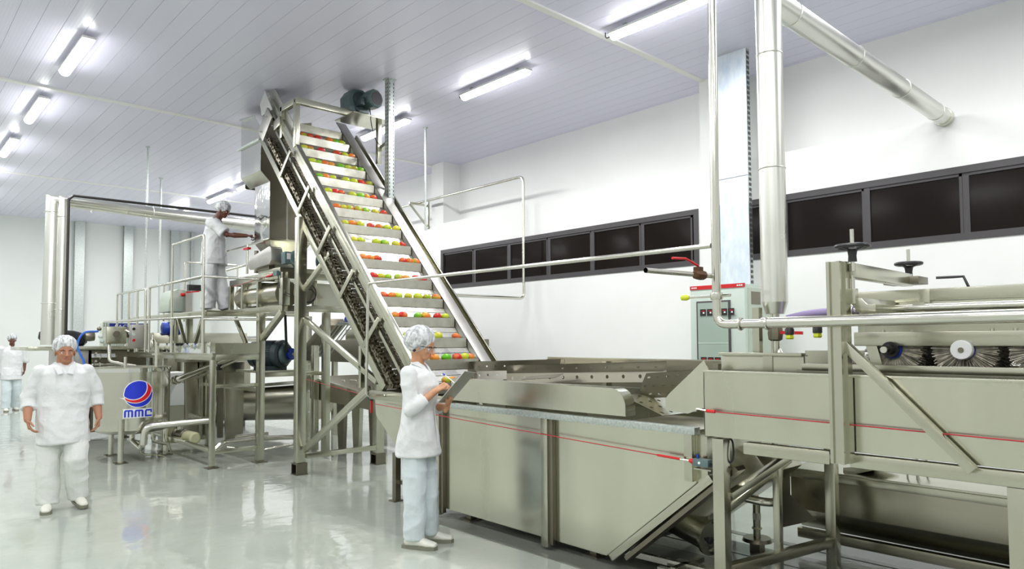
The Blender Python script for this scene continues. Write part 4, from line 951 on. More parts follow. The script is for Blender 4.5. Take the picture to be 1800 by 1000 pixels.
MB().box((7.478, 4.03, 2.2), (7.486, 4.40, CH)).build('tray_face', 'galvblue', ct, smooth=False); MB().box((7.486, 4.03, 2.2), (7.56, 4.036, CH)).build('tray_side', 'galv', ct, smooth=False)
m = MB(); z = 2.24
while z < CH-.05: m.box((7.50, 4.027, z), (7.52, 4.0305, z+.035)); m.box((7.532, 4.027, z), (7.548, 4.0305, z+.035)); z += .06
m.build('slot_holes', 'frame', ct, smooth=False); MB().box((7.475, 4.03, 3.5), (7.479, 4.40, 3.505)).build('joint', 'frame', ct)

# ------------------------------------------------------------------ round tank with the emblem
TX, TY, TR = 2.78, 10.80, .47
rt = E('round_tank', 'round polished steel tank on three legs with a globe emblem and letters MMC', 'tank', loc=(TX, TY, 0))
M['tanksteel'] = mat('tank_steel', (.62, .61, .53), .16, 1, rvar=.03, scale=2)
m = MB(); m.lathe((TX, TY, .36), (0, 0, 1), [(0, TR-.12), (.03, TR-.03), (.06, TR), (.86, TR)], 64); m.build('shell', 'tanksteel', rt)
m = MB(); m.lathe((TX, TY, 1.20), (0, 0, 1), [(0, TR+.012), (.05, TR+.012)], 64); m.build('rim_band', 'mirror', rt)
m = MB(); m.lathe((TX, TY, 1.25), (0, 0, 1), [(0, TR+.03), (.012, TR+.03), (.02, TR-.1), (.03, 0.02)], 48); ld = m.build('lid', 'steel', rt)
MB().cyl((TX-.1, TY, 1.27), (TX-.1, TY, 1.40), .02, n=12).build('lid_valve', 'tube', ld); MB().cyl((TX+.32, TY+.05, 1.26), (TX+.32, TY+.05, 1.55), .03, n=12).build('lid_valve', 'tube', ld); MB().lathe((TX+.32, TY+.05, 1.42), (0, 0, 1), [(0, .07), (.02, .07)], 16).build('lid_clamp', 'tube', ld)
for x, y in ((2.54, 10.38), (2.62, 11.22), (3.20, 10.73)):
    m = MB(); m.cyl((x, y, .012), (x, y, .58 if y < 10.5 else .5), .036, n=20); l = m.build('leg', 'tanksteel', rt); MB().box((x-.075, y-.075, 0), (x+.075, y+.075, .012)).build('foot_plate', 'dark', l)
    d = V((x-TX, y-TY, 0)).normalized()
def onshell(u, z, off): 
    """u metres of arc from the emblem centre"""
    a = EA+u/TR; return V((TX+(TR+off)*math.cos(a), TY+(TR+off)*math.sin(a), z))
ec = P(243, 692, Y=TY-.43); EA = math.atan2(ec.y-TY, ec.x-TX); ez = ec.z
def decal(name, shape, m, off, par):
    """shape: list of 2-D polygons (x right, y up in metres); wraps them round the shell"""
    mb = MB()
    for poly in shape:
        n = len(poly); cxx = sum(p[0] for p in poly)/n; cyy = sum(p[1] for p in poly)/n
        for sgn, o in ((1, off), (0, off-.002)):
            pass
        top = [mb.bm.verts.new(onshell(p[0], ez+p[1], off)) for p in poly]; bot = [mb.bm.verts.new(onshell(p[0], ez+p[1], off-.003)) for p in poly]
        f = mb.bm.faces.new(top)
        for i in range(n): mb.bm.faces.new((top[i], bot[i], bot[(i+1) % n], top[(i+1) % n]))
    bmesh.ops.triangulate(mb.bm, faces=[f for f in mb.bm.faces if len(f.verts) > 4])
    return mb.build(name, m, par, smooth=False)
def strips(fn_lo, fn_hi, xa, xb, n=18):
    out = []
    for i in range(n):
        a, b = xa+(xb-xa)*i/n, xa+(xb-xa)*(i+1)/n
        out.append([(a, fn_lo(a)), (b, fn_lo(b)), (b, fn_hi(b)), (a, fn_hi(a))])
    return out
def circ(r, sy=1.0): return strips(lambda x: -sy*math.sqrt(max(0, r*r-x*x)), lambda x: sy*math.sqrt(max(0, r*r-x*x)), -r*.9999, r*.9999, 28)
ER = .172
emb = decal('emblem_border', circ(ER+.012), 'white', .004, rt)
decal('emblem_globe', circ(ER), 'logoblue', .007, emb)
# swoosh: crescent band from the left tip sweeping under and up the right side
def cres(pa, pb, n=22, w=(0, 0)):
    out = []
    for i in range(n):
        q = []
        for t in (i/n, (i+1)/n):
            a = R(-205+t*250) if False else None
        out.append(q)
    return out
def band(c0, r0, c1, r1, a0, a1, n=24, b1=None):
    out = []
    for i in range(n):
        t0, t1 = a0+(a1-a0)*i/n, a0+(a1-a0)*(i+1)/n; q = []
        g = 1 if b1 is None else (b1-a0)/(a1-a0)
        for (c, r, t) in ((c0, r0, t0), (c0, r0, t1), (c1, r1, a0+(t1-a0)*g), (c1, r1, a0+(t0-a0)*g)): q.append((c[0]+r*math.cos(t), c[1]+r*math.sin(t)))
        out.append(q)
    return out
decal('emblem_swoosh_edge', band((-.06, .085), .155, (-.035, .075), .200, R(-132), R(35), b1=R(0)), 'white', .010, emb)
decal('emblem_swoosh', band((-.06, .085), .166, (-.035, .075), .189, R(-128), R(25), b1=R(2)), 'logored', .013, emb)
decal('emblem_swoosh_tip', [[(-.225, -.045), (-.165, -.072), (-.12, -.085), (-.12, -.058), (-.17, -.050)]], 'white', .010, emb)
# letters M M C
def letterM(x, w, h, t): return [[(x, 0), (x+t, 0), (x+t, h*.75), (x+t, h), (x+t*.6, h), (x, h*.8)], [(x+t, h-t*.9), (x+w-t, h-t*.9), (x+w-t, h), (x+t, h)], [(x+w-t, 0), (x+w, 0), (x+w, h*.8), (x+w-t*.5, h), (x+w-t, h)], [(x+w/2-t*.4, 0), (x+w/2+t*.4, 0), (x+w/2+t*.4, h-t*.8), (x+w/2-t*.4, h-t*.8)]]
def letterC(x, w, h, t): return [[(x, 0), (x+t, 0), (x+t, h), (x+t*.6, h), (x, h*.8)], [(x+t, 0), (x+w, 0), (x+w, t*.9), (x+t, t*.9)], [(x+t, h-t*.9), (x+w-t*.4, h-t*.9), (x+w, h-t*.6), (x+w, h), (x+t, h)], [(x+w-t*.8, h-t*2), (x+w, h-t*2), (x+w, h-t*.7), (x+w-t*.8, h-t*.7)]]
def shift(ps, dx, dy): return [[(a+dx, b+dy) for a, b in p] for p in ps]
ly = -.305; lw = .105
L_ = shift(letterM(0, lw, .095, .022), -.168, ly)+shift(letterM(0, lw, .095, .022), -.046, ly)+shift(letterC(0, .09, .095, .022), .077, ly)
decal('emblem_letter_backing', [[(-.182+.36*i/12, ly-.014), (-.182+.36*(i+1)/12, ly-.014), (-.182+.36*(i+1)/12, ly+.109), (-.182+.36*i/12, ly+.109)] for i in range(12)], 'white', .005, emb)
decal('emblem_letters', L_, 'logoblue', .009, emb)
# flanged outlet + pipework by the tank
tp = E('outlet_pipework', 'bent polished pipework running from under the round tank to the pump', 'pipework', loc=(3.0, 10.4, 0))
z = .62
MB().tube([P(252, 782, Y=10.2), P(255, 750, Y=10.2), P(372, 738, X=3.55)], .045, 18, bend=.16).build('pipe', 'tube', tp)
MB().tube([P(232, 775, Y=10.6), P(248, 790, Y=10.4), P(252, 782, Y=10.2)], .03, 14, bend=.05).build('pipe', 'tube', tp)
MB().tube([(TX, TY, .38), (TX, TY, .22), (TX+.05, TY-.3, .22), P(248, 785, Y=10.3)], .035, 14, bend=.08).build('pipe', 'tube', tp)
MB().tube([P(268, 762, Y=10.6), P(268, 775, Y=10.6), P(292, 780, Y=10.6)], .022, 12, bend=.06).build('pipe', 'tube', tp)
MB().cyl(P(335, 730, X=3.5), P(365, 740, X=3.5), .04, n=16).build('stub', 'tube', tp)
ip = E('product_pipe', 'sloping polished product pipe with clamps rising from the tank to the platform', 'pipe', loc=(3.4, 10.6, 1.1))
a, b = P(285, 678, X=3.35), P(425, 622, X=4.0)
MB().cyl(a, b, .045, n=18).build('pipe', 'tube', ip)
a2 = a+(b-a)*.42-V((0, 0, .09)); MB().cyl(a2, b-V((0, 0, .06)), .018, n=12).build('side_pipe', 'tube', ip)
for t_ in (.16, .20, .72): MB().torus(a+(b-a)*t_, b-a, .055, .012).build('clamp', 'tube', ip)
MB().lathe(a+(b-a)*.72-V((0, 0, .10)), (0, 0, 1), [(0, .05), (.08, .05)], 12).build('valve_actuator', 'black', ip)
# pump
pp = E('product_pump', 'cream-painted pump with steel body on the floor behind the platform post', 'pump', loc=(3.45, 9.9, 0))
c = P(322, 768, X=3.45)
m = MB(); m.lathe(c+V((0, .28, .02)), (.1, -1, -.02), [(0, .08), (.02, .11), (.10, .115), (.12, .09), (.3, .09), (.32, .07)], 24); m.build('pump_body', 'dark', pp)
MB().lathe(c+V((.03, -.08, .01)), (.1, -1, 0), [(0, .085), (.25, .085), (.27, .06)], 24).build('motor_cylinder', 'cream', pp)
MB().lathe(c+V((-.08, .25, .02)), (0, 0, 1), [(-.12, .05), (0, .06), (.12, .07), (.14, .12), (.17, .12), (.2, .04)], 20).build('bearing_housing', 'cream', pp)
MB().box((c.x-.15, c.y-.1, .16), (c.x-.02, c.y+.35, c.z)).build('pedestal', 'cream', pp, bevel=.01)
MB().lathe(c+V((0, .15, .08)), (0, 0, 1), [(0, .04), (.06, .04), (.06, .055), (.09, .055), (.09, .04)], 16).build('outlet_clamp', 'tube', pp)
MB().tube(bez([c+V((-.1, .3, -.1)), c+V((-.15, 0, -.3)), (c.x-.35, c.y-.2, .02), (c.x-.5, c.y+.2, .02), (c.x-.3, c.y+.8, .1)], 8), .006, 6).build('power_cable', 'cream', pp)
lp_ = E('discharge_pipework', 'low polished pipework with bends running behind the platform posts', 'pipework', loc=(3.9, 9.6, .4))
MB().tube([P(378, 790, Y=9.5), P(392, 778, Y=9.5), P(455, 770, Y=9.7), P(520, 768, Y=9.7)], .035, 16, bend=.12).build('pipe', 'tube', lp_)
MB().tube([P(400, 786, Y=9.9), P(455, 792, Y=9.6), P(520, 780, Y=9.6)], .02, 12, bend=.08).build('pipe', 'tube', lp_)
MB().cyl(P(415, 768, Y=9.8), P(470, 762, Y=9.9), .03, n=12).build('stub', 'tube', lp_)

# ------------------------------------------------------------------ line behind: inspection conveyor, drum, second machine
ic = E('inspection_trough', 'long low steel trough with tapered legs running behind the conveyor legs', 'trough', loc=(4.6, 9.5, 0))
xx = 4.95
m = MB(); m.prism([P(x, y, X=xx) for x, y in ((545, 662), (655, 697), (655, 722), (628, 716), (545, 700))], (.8, 0, 0)); m.build('trough_body', 'steeldim', ic)
MB().bar(P(545, 662, X=xx), P(656, 697, X=xx), .05, .03).build('rim', 'tube', ic)
for px in (595, 615): 
    p = P(px, 668, X=xx+.3); MB().tube([p-V((0, 0, .12)), p, p-V((0, .2, 0)), p-V((0, .2, .12))], .008, 8, bend=.03).build('handle', 'tube', ic)
for px, py in ((598, 735), (625, 735), (655, 740)):
    p = P(px, py, X=xx+.3); m = MB(); m.prism([(p.x, p.y-.08, 0), (p.x, p.y+.06, 0), (p.x, p.y+.12, .75), (p.x, p.y-.12, .75)], (.06, 0, 0)); m.build('leg', 'dark' if px != 625 else 'steel', ic)
dr_ = E('rotary_drum', 'horizontal rolled steel drum low behind the platform posts', 'drum', loc=(5.3, 10.8, .8))
a, b = P(345, 715, X=5.2), P(560, 705, X=5.6)
m = MB(); m.cyl(a, b, .30, n=36); m.build('drum_shell', 'steeldim', dr_)
MB().bar(a+V((0, 0, .34)), b+V((0, 0, .34)), .5, .05).build('cover', 'tube', dr_)
MB().torus(a+(b-a)*.1, b-a, .31, .03).build('end_ring', 'dark', dr_)
for t_, w in ((.12, .22), (.45, .2), (.98, .2)):
    p = a+(b-a)*t_; m = MB(); m.prism([(p.x-.1, p.y-w*.5, 0), (p.x-.1, p.y+w*.5, 0), (p.x-.1, p.y+w*.7, p.z+.3), (p.x-.1, p.y-w*.7, p.z+.3)], (.08, 0, 0)); m.build('leg', 'steel', dr_, bevel=.003)
hp = E('steel_hopper', 'tall tapered steel hopper leg pair behind the round tank', 'support', loc=(4.3, 10.8, 0))
for px, w, mt in ((338, .17, 'steeldim'), (362, .20, 'steel'), (413, .24, 'steeldim'), (388, .08, 'dark')):
    p = P(px, 745, Y=11.2 if px < 400 else 10.4); m = MB(); m.prism([(p.x-w/2, p.y, .1), (p.x+w/2, p.y, .1), (p.x+w*.55, p.y, 1.3), (p.x-w*.7, p.y, 1.3)], (0, .06, 0)); m.build('leg', mt, hp, bevel=.003)
MB().box((3.5, 11.0, 1.3), (5.0, 11.35, 1.36)).build('top_beam', 'steel', hp)
sm = E('second_washer', 'steel machine with a small globe emblem seen behind the conveyor legs', 'machine', loc=(6.2, 10.5, 0))
q = [P(578, 635, X=5.9), P(700, 655, X=5.9)]
MB().box((5.9, 8.3, 1.25), (7.2, 11.2, 1.62)).build('lower_body', 'dark', sm, bevel=.01)
MB().box((5.98, 8.9, 1.62), (7.1, 10.6, 1.80)).build('upper_body', 'steeldim', sm, bevel=.01)
MB().box((5.98, 9.2, 1.80), (7.0, 10.4, 2.10)).build('hood', 'cover', sm, bevel=.03)
p = P(609, 563, X=5.97); MB().lathe(p, (-1, 0, 0), [(0, .075), (.004, .075)], 24).build('emblem', 'white', sm); MB().lathe(p-V((.004, 0, 0)), (-1, 0, 0), [(0, .062), (.004, .062)], 24).build('emblem_globe', 'logoblue', sm)
for y in (8.5, 11.0): 
    for x in (6.0, 7.0): post(MB(), x, y, 0, 1.25, .08).build('leg', 'steel', sm)
dc = E('cable_carrier', 'sloping bundle of slim galvanised conduits behind the conveyor brace', 'conduits', loc=(4.9, 8.8, 1.3))
for i in range(5):
    a, b = P(594+i*6, 568+i*1, X=5.0), P(553+i*6, 622+i*1, X=5.0); MB().cyl(a, b, .009, n=6).build('conduit', 'galv', dc)
MB().bar(P(596, 568, X=5.0), P(622, 570, X=5.0), .05, .04).build('clamp_bar', 'galv', dc); MB().bar(P(548, 624, X=5.0), P(566, 626, X=5.0), .03, .02).build('clamp_bar', 'galv', dc)
sf = E('side_feeder', 'inclined dark steel feeder trough beside the conduits', 'feeder', loc=(4.8, 9.0, 1.6))
MB().bar(P(590, 566, X=5.15), P(540, 628, X=5.15), .3, .12, side=(1, 0, 0)).build('trough_body', 'dark', sf, bevel=.01)

# ------------------------------------------------------------------ far left process machine
lm = E('filling_machine', 'low steel process machine with stacked pipes and a black motor at the far left', 'machine', loc=(2.3, 13.0, 0))
b0 = P(125, 600, Y=12.8); 
MB().box((1.85, 12.9, -.05), (2.12, 14.6, 1.28)).build('left_body', 'cover', lm, bevel=.02)
MB().box((1.3, 12.85, 1.28), (3.0, 14.6, 1.34)).build('top_cover', 'sheet', lm, bevel=.01)
MB().box((2.18, 13.0, -.05), (3.0, 14.5, 1.27)).build('inner_body', 'dark', lm)
for i in range(7):
    z = .42+i*.125; m = MB(); m.cyl((2.16, 12.93, z), (2.52, 12.93, z), .03, n=10); mm = m.build('manifold_pipe', 'tube' if i % 2 else 'steel', lm); MB().torus((2.28, 12.93, z), (1, 0, 0), .04, .014).build('clamp', 'tube', mm); MB().cyl((2.20, 12.90, z+.03), (2.20, 12.80, z+.06), .018, n=8).build('branch', 'tube', mm)
MB().box((2.16, 12.90, 1.16), (2.50, 12.95, 1.22)).build('cross_plate', 'white', lm)
mo_ = MB().lathe((1.45, 13.0, 1.52), (1, -.05, -.12), [(0, .05), (.05, .10), (.45, .13), (.62, .10), (.66, .05)], 20).build('motor', 'black', lm)
MB().lathe((2.05, 12.85, 1.50), (1, 0, 0), [(0, .06), (.06, .08), (.13, .07)], 12).build('coupling', 'dark', lm)
gb = MB().box((2.32, 12.7, 1.38), (2.62, 12.95, 1.66)).build('pump_head', 'steel', lm, bevel=.02)
MB().lathe((2.46, 12.69, 1.54), (0, -1, 0), [(0, .05), (.03, .05), (.03, .03)], 16).build('sight_port', 'dark', gb); MB().cyl((2.62, 12.8, 1.55), (2.70, 12.8, 1.55), .07, n=16).build('clamp_ring', 'dark', gb)
for k, (x, z) in enumerate(((2.22, 1.62), (2.24, 1.50), (2.26, 1.42))): MB().sphere((x, 12.72, z), .035).build('connector', ('dark', 'white', 'cabinet')[k], lm)
MB().tube(bez([(2.2, 12.7, 1.58), (1.98, 12.6, 1.55), (1.88, 12.5, 1.35), (1.95, 12.4, 1.05), (1.70, 12.35, .90), (1.55, 12.4, 1.0)], 8), .016, 8).build('blue_hose', mat('blue_hose', (.02, .15, .7), .4), lm)
MB().tube(bez([(2.6, 12.7, 1.60), (2.72, 12.65, 1.50), (2.74, 12.65, 1.2), (2.85, 12.65, 1.18)], 8), .022, 10).build('hose', 'tube', lm)
MB().tube(bez([(2.64, 12.7, 1.55), (2.85, 12.6, 1.35), (2.9, 12.5, 1.0), (2.98, 12.3, .9)], 8), .012, 8).build('hose', 'white', lm)
MB().tube([(2.38, 12.8, 1.38), (2.38, 12.75, 1.1), (2.55, 12.6, 1.05), (2.75, 12.4, 1.0), (2.75, 12.4, .85)], .03, 12, bend=.06).build('elbow_pipe', 'tube', lm)
m = MB(); m.lathe((2.98, 12.6, 1.22), (0, 0, 1), [(0, .02), (.1, .02), (.1, .05), (.14, .06), (.2, .05), (.24, .02), (.34, .018)], 12); m.build('relief_valve', 'tube', lm)
lm.location.x += .55; lm.location.z += .2
op = E('operator_panel', 'pale operator cabinet with a dark blue lettered strip and keyboard shelf', 'cabinet', loc=(3.8, 14.6, 0))
q0, q1 = P(187, 567, Y=14.5), P(262, 640, Y=14.5)
ob = MB().box((q0.x-.0, 14.5, .5), (q1.x, 15.0, q0.z)).build('body', 'cabside', op, bevel=.01)
s_ = MB().box((q0.x+.05, 14.492, q0.z-.13), (q1.x-.02, 14.5, q0.z-.01)).build('name_strip', 'navy', op)
def text(name, s, loc, size, m, par, rx=R(90), rz=0):
    cu = bpy.data.curves.new(name, 'FONT'); cu.body = s; cu.size = size; cu.extrude = .002; cu.materials.append(M[m]); cu.space_character = 1.15
    t_ = bpy.data.objects.new('tmp', cu); COL.objects.link(t_); me = bpy.data.meshes.new_from_object(t_.evaluated_get(bpy.context.evaluated_depsgraph_get())); bpy.data.objects.remove(t_); me.materials.clear(); me.materials.append(M[m])
    o = bpy.data.objects.new(name, me); COL.objects.link(o); o.parent = par; o.location = V(loc)-wloc(par); o.rotation_euler = (rx, 0, rz); return o
text('strip_lettering', 'AAC  ATA C', (q0.x+.12, 14.488, q0.z-.105), .10, 'white', s_)
MB().box((q0.x+.35, 14.2, q0.z-.95), (q1.x+.15, 14.5, q0.z-.82)).build('keyboard_shelf', 'cabinet', op, bevel=.02); MB().box((q0.x+.45, 14.48, q0.z-.78), (q1.x-.1, 14.5, q0.z-.55)).build('screen', 'white', op)
bx = E('button_box', 'dark grey push-button box with coloured buttons on the railing', 'switch box', loc=P(245, 595, Y=12.0))
p = P(232, 570, Y=12.0); p_ = P(262, 612, Y=12.0)
MB().box((p.x, 12.0, p_.z), (p_.x, 12.15, p.z)).build('box', 'cover', bx, bevel=.01)
for k, (py, mt) in enumerate(((578, 'black'), (588, 'cabinet'), (598, 'red'))): 
    q = P(235, py, Y=11.99); MB().lathe(q, (0, -1, 0), [(0, .022), (.02, .022)], 12).build('push_button', mt, bx)
bt = motor('blue_motor', 'bright blue motor behind the railing of the work platform', P(285, 577, Y=14.5), (1, 0, 0), .12, .36, 'blue')
tb = E('process_skid', 'steel process skid with panels and pipes behind the railing', 'machine', loc=(5.0, 14.6, 0))
qa, qb = P(270, 596, Y=14.6), P(300, 660, Y=14.6)
MB().box((qa.x-.6, 14.6, .6), (qa.x+1.9, 15.4, qa.z-.1)).build('body', 'steeldim', tb, bevel=.01); MB().box((qa.x-.3, 14.55, qa.z-.3), (qa.x+1.8, 14.6, qa.z+.12)).build('panel', 'steel', tb, bevel=.005)
MB().box((qa.x-1.6, 13.6, .5), (qa.x-.4, 14.4, 1.4)).build('side_body', 'dark', tb, bevel=.01)
for i in range(3): MB().cyl((qa.x-1.5, 13.55, .75+i*.22), (qa.x-.5, 13.55, .75+i*.22), .02, n=10).build('pipe', 'tube', tb)
for dx in (0, .5, 1.0, 1.5): MB().cyl((qa.x-.5+dx, 14.5, 0), (qa.x-.5+dx, 14.5, 1.6), .04, n=10).build('leg', 'tube', tb)
MB().cyl((qa.x+.3, 14.9, qa.z), (qa.x+2.2, 14.9, qa.z), .06, n=12).build('header_pipe', 'tube', tb)
wb = E('white_tank', 'white plastic tub standing behind the round tank', 'tub', loc=(4.2, 12.6, 0))
q0, q1 = P(292, 655, Y=12.6), P(330, 712, Y=12.6); MB().box((q0.x, 12.6, q1.z), (q1.x, 13.1, q0.z)).build('tub', 'white', wb, bevel=.03); MB().box((q0.x, 12.62, 0), (q1.x, 13.0, q1.z)).build('stand', 'steel', wb)
gh = E('glass_hood', 'clear grey hood guard on the feeder behind the platform worker', 'guard', loc=(4.4, 12.0, 2.0))
m = MB(); m.prism([P(x, y, Y=12.0) for x, y in ((296, 548), (297, 530), (303, 512), (313, 508), (335, 512), (335, 548))], (0, .5, 0)); m.build('hood', 'cabside', gh, bevel=.01)
MB().bar(P(330, 515, Y=11.9), P(330, 550, Y=11.9), .12, .1).build('hood_post', 'cover', gh); MB().cyl(P(318, 518, Y=11.9), P(324, 518, Y=11.9), .03, n=10).build('button', 'red', gh)
MB().bar(P(327, 514, Y=11.85), P(350, 512, Y=11.85), .02, .02).build('pull_cord', 'red', gh)
MB().box(P(332, 500, Y=11.9), P(352, 512, Y=12.0)).build('clamp_cluster', 'black', gh)
t = pullcord('red pull cord with small teal switch along the top beam of the feeder machine', (3.93, 10.25, 2.40), (3.93, 9.05, 2.47)); MB().cyl((3.93, 9.05, 2.47), (3.93, 8.86, 2.48), .014, n=10).build('tensioner', 'red', t); MB().box((3.91, 8.70, 2.46), (3.95, 8.82, 2.52)).build('switch_box', 'teal', t); MB().tube(bez([(3.93, 8.70, 2.46), (3.93, 8.66, 2.3), (4.0, 8.5, 2.2), (4.2, 8.55, 2.16)], 8), .006, 6).build('cable', 'rubber', t)
# ================================================================== PEOPLE
class Blob:
    """collects closed, overlapping shapes; fuse() melts them into one continuous skin"""
    def __init__(s): s.bm = bmesh.new()
    def loft(s, pts, rad, ref=(1, 0, 0), n=16, round_ends=True):
        pts = [V(p) for p in pts]; rad = [(r, r) if not isinstance(r, tuple) else r for r in rad]; ref = V(ref); seq = []
        for i, p in enumerate(pts):
            a = pts[max(i-1, 0)]; b = pts[min(i+1, len(pts)-1)]; d = (b-a).normalized()
            ax = (ref-d*ref.dot(d))
            if ax.length < .05: ax = V((0, 1, 0))-d*d.y
            ax.normalize(); seq.append((p, d, ax, d.cross(ax).normalized(), rad[i]))
        rings = []
        if round_ends:
            p, d, ax, ay, r = seq[0]; m = min(r)
            for t in (80, 50, 25): rings.append((p-d*m*math.sin(R(t)), ax*r[0]*math.cos(R(t)), ay*r[1]*math.cos(R(t))))
        for p, d, ax, ay, r in seq: rings.append((p, ax*r[0], ay*r[1]))
        if round_ends:
            p, d, ax, ay, r = seq[-1]; m = min(r)
            for t in (25, 50, 80): rings.append((p+d*m*math.sin(R(t)), ax*r[0]*math.cos(R(t)), ay*r[1]*math.cos(R(t))))
        prev = None
        for p, a, b in rings:
            q = [s.bm.verts.new(p+a*math.cos(2*math.pi*i/n)+b*math.sin(2*math.pi*i/n)) for i in range(n)]
            if prev:
                for i in range(n): s.bm.faces.new((prev[i], prev[(i+1) % n], q[(i+1) % n], q[i]))
            else: s.bm.faces.new(q[::-1])
            prev = q
        s.bm.faces.new(prev); return s
    def ell(s, c, r, rot=None, n=20):
        g = bmesh.ops.create_uvsphere(s.bm, u_segments=n, v_segments=n//2+2, radius=1); rm = rot or Matrix.Identity(3)
        for v in g['verts']: v.co = rm @ V((v.co.x*r[0], v.co.y*r[1], v.co.z*r[2]))+V(c)
        return s
    def xf(s, mtx):
        bmesh.ops.transform(s.bm, matrix=mtx, verts=s.bm.verts); return s
    def merge(s, o):
        me = bpy.data.meshes.new('tmp'); o.bm.to_mesh(me); s.bm.from_mesh(me); bpy.data.meshes.remove(me); return s
    def fuse(s, name, m, parent, vox=.006, smooth=2, wr=0, wf=9, fn=None):
        me = bpy.data.meshes.new('tmp'); s.bm.to_mesh(me); s.bm.free(); o = bpy.data.objects.new('tmp', me); COL.objects.link(o)
        a = o.modifiers.new('r', 'REMESH'); a.mode = 'VOXEL'; a.voxel_size = vox; a.use_smooth_shade = True
        if smooth: b = o.modifiers.new('s', 'SMOOTH'); b.iterations = smooth; b.factor = .5
        dg = bpy.context.evaluated_depsgraph_get(); ev = o.evaluated_get(dg); nm = bpy.data.meshes.new_from_object(ev)
        bpy.data.objects.remove(o); bpy.data.meshes.remove(me); nm.name = name
        if wr:
            nrm = [V(v.normal) for v in nm.vertices]
            for v, nn in zip(nm.vertices, nrm):
                p = V(v.co); q = V((p.x*wf, p.y*wf, p.z*wf*.55)); k = noise.noise(q+V((3.1, 1.7, .4)))
                k2 = 1-abs(noise.noise(V((p.x*wf*.9+p.z*wf*.5, p.y*wf*.9, p.z*wf*.8-p.x*wf*.4))))*2.2
                v.co = p+nn*(k*wr+max(0, k2)*wr*.7)
        if fn: fn(nm)
        nm.shade_smooth(); nm.materials.clear(); nm.materials.append(M[m] if isinstance(m, str) else m)
        ob = bpy.data.objects.new(name, nm); COL.objects.link(ob); ob.parent = parent; return ob

def hand(B, W, d, nrm, side, curl, L=.085, spread=0.0, thumb=(.45, .35)):
    """W wrist, d towards the fingers, nrm palm normal, side = thumb side"""
    W, d = V(W), V(d).normalized(); nrm = V(nrm); nrm = (nrm-d*nrm.dot(d)).normalized(); sd = nrm.cross(d).normalized()
    if sd.dot(V(side)) < 0: sd = -sd
    B.loft([W-d*.03, W, W+d*.04, W+d*L], [(.021, .026), (.017, .027), (.014, .038), (.012, .040)], ref=nrm)
    ln = (.082, .088, .082, .065)
    for i in range(4):
        o = (1.5-i)*.0205; p = W+d*(L-.005-(0, 0, .002, .010)[i])+sd*o; dd = d.copy(); pts = [p-d*.02]; a = 0; cc = curl[i] if isinstance(curl, (list, tuple)) else curl
        for k, fr in enumerate((.42, .32, .26)):
            a += cc*(.8 if k == 0 else 1.0); dv = (d*math.cos(a)+nrm*math.sin(a)+sd*(1.5-i)*spread).normalized(); pts.append(pts[-1]+dv*(ln[i]*fr+(.02 if k == 0 else 0)))
        B.loft(pts, [.0095, .0088, .008, .0068], ref=nrm, n=10)
    t0 = W+d*.022+sd*.022; d1 = (sd*.75+d*.55+nrm*thumb[0]).normalized(); d2 = (d*.8+sd*.2+nrm*thumb[1]).normalized()
    B.loft([t0-d1*.015, t0+d1*.03, t0+d1*.03+d2*.032, t0+d1*.03+d2*.058], [.014, .0115, .010, .008], ref=nrm, n=10)

def head_blob(hm, k=1.0, male=False):
    b = Blob()
    b.ell((-.012, 0, .045), (.096, .074, .094)); b.ell((.012, 0, .0), (.076, .062, .082)); b.ell((.048, 0, -.058), (.034, .036, .030))
    b.loft([(.0, 0, -.055), (.052, 0, -.066)], [(.042, .050), (.02, .026)], ref=(0, 0, 1))
    b.ell((.060, 0, .036), (.026, .052, .016)); b.ell((.052, .034, -.008), (.026, .022, .02)); b.ell((.052, -.034, -.008), (.026, .022, .02))
    b.loft([(.080, 0, .030), (.096, 0, .006), (.106, 0, -.010)], [(.007, .008), (.009, .010), (.0115, .0145)], n=12)
    b.ell((.090, .010, -.013), (.010, .008, .007)); b.ell((.090, -.010, -.013), (.010, .008, .007))
    b.ell((.078, 0, -.034), (.014, .024, .008)); b.ell((.076, 0, -.044), (.014, .021, .007))
    for s in (1, -1): b.ell((-.005, s*.074, .0), (.020, .008, .031), rot=Matrix.Rotation(s*.25, 3, 'Z'))
    return b.xf(hm)
def face_bits(par, hm, skin, woman=False):
    for s in (1, -1):
        e = MB().sphere((.0715, s*.031, .013), .0098, n=12); bmesh.ops.transform(e.bm, matrix=hm, verts=e.bm.verts); e = e.build('eye', 'white', None); e.parent = par
        q = MB().sphere((.0770, s*.031, .0125), .0054, n=10); bmesh.ops.transform(q.bm, matrix=hm, verts=q.bm.verts); q = q.build('iris', 'hair', None); q.parent = e
        q = MB().tube([(.083, s*.014, .034), (.083, s*.032, .040), (.072, s*.050, .034)], [.003, .0035, .002], 6); bmesh.ops.transform(q.bm, matrix=hm, verts=q.bm.verts); q = q.build('eyebrow', 'hair', None); q.parent = par
        q = MB().tube([(.0815, s*.020, .020), (.0835, s*.031, .0235), (.076, s*.043, .019)], .0022, 6); bmesh.ops.transform(q.bm, matrix=hm, verts=q.bm.verts); q = q.build('eyelid', skin, None); q.parent = par
    q = MB(); q.sphere((.0835, 0, -.0345), .01, .75, 2.1, .38, n=12); q.sphere((.0825, 0, -.042), .01, .75, 1.9, .42, n=12)
    bmesh.ops.transform(q.bm, matrix=hm, verts=q.bm.verts); q = q.build('mouth', 'lip', None); q.parent = par
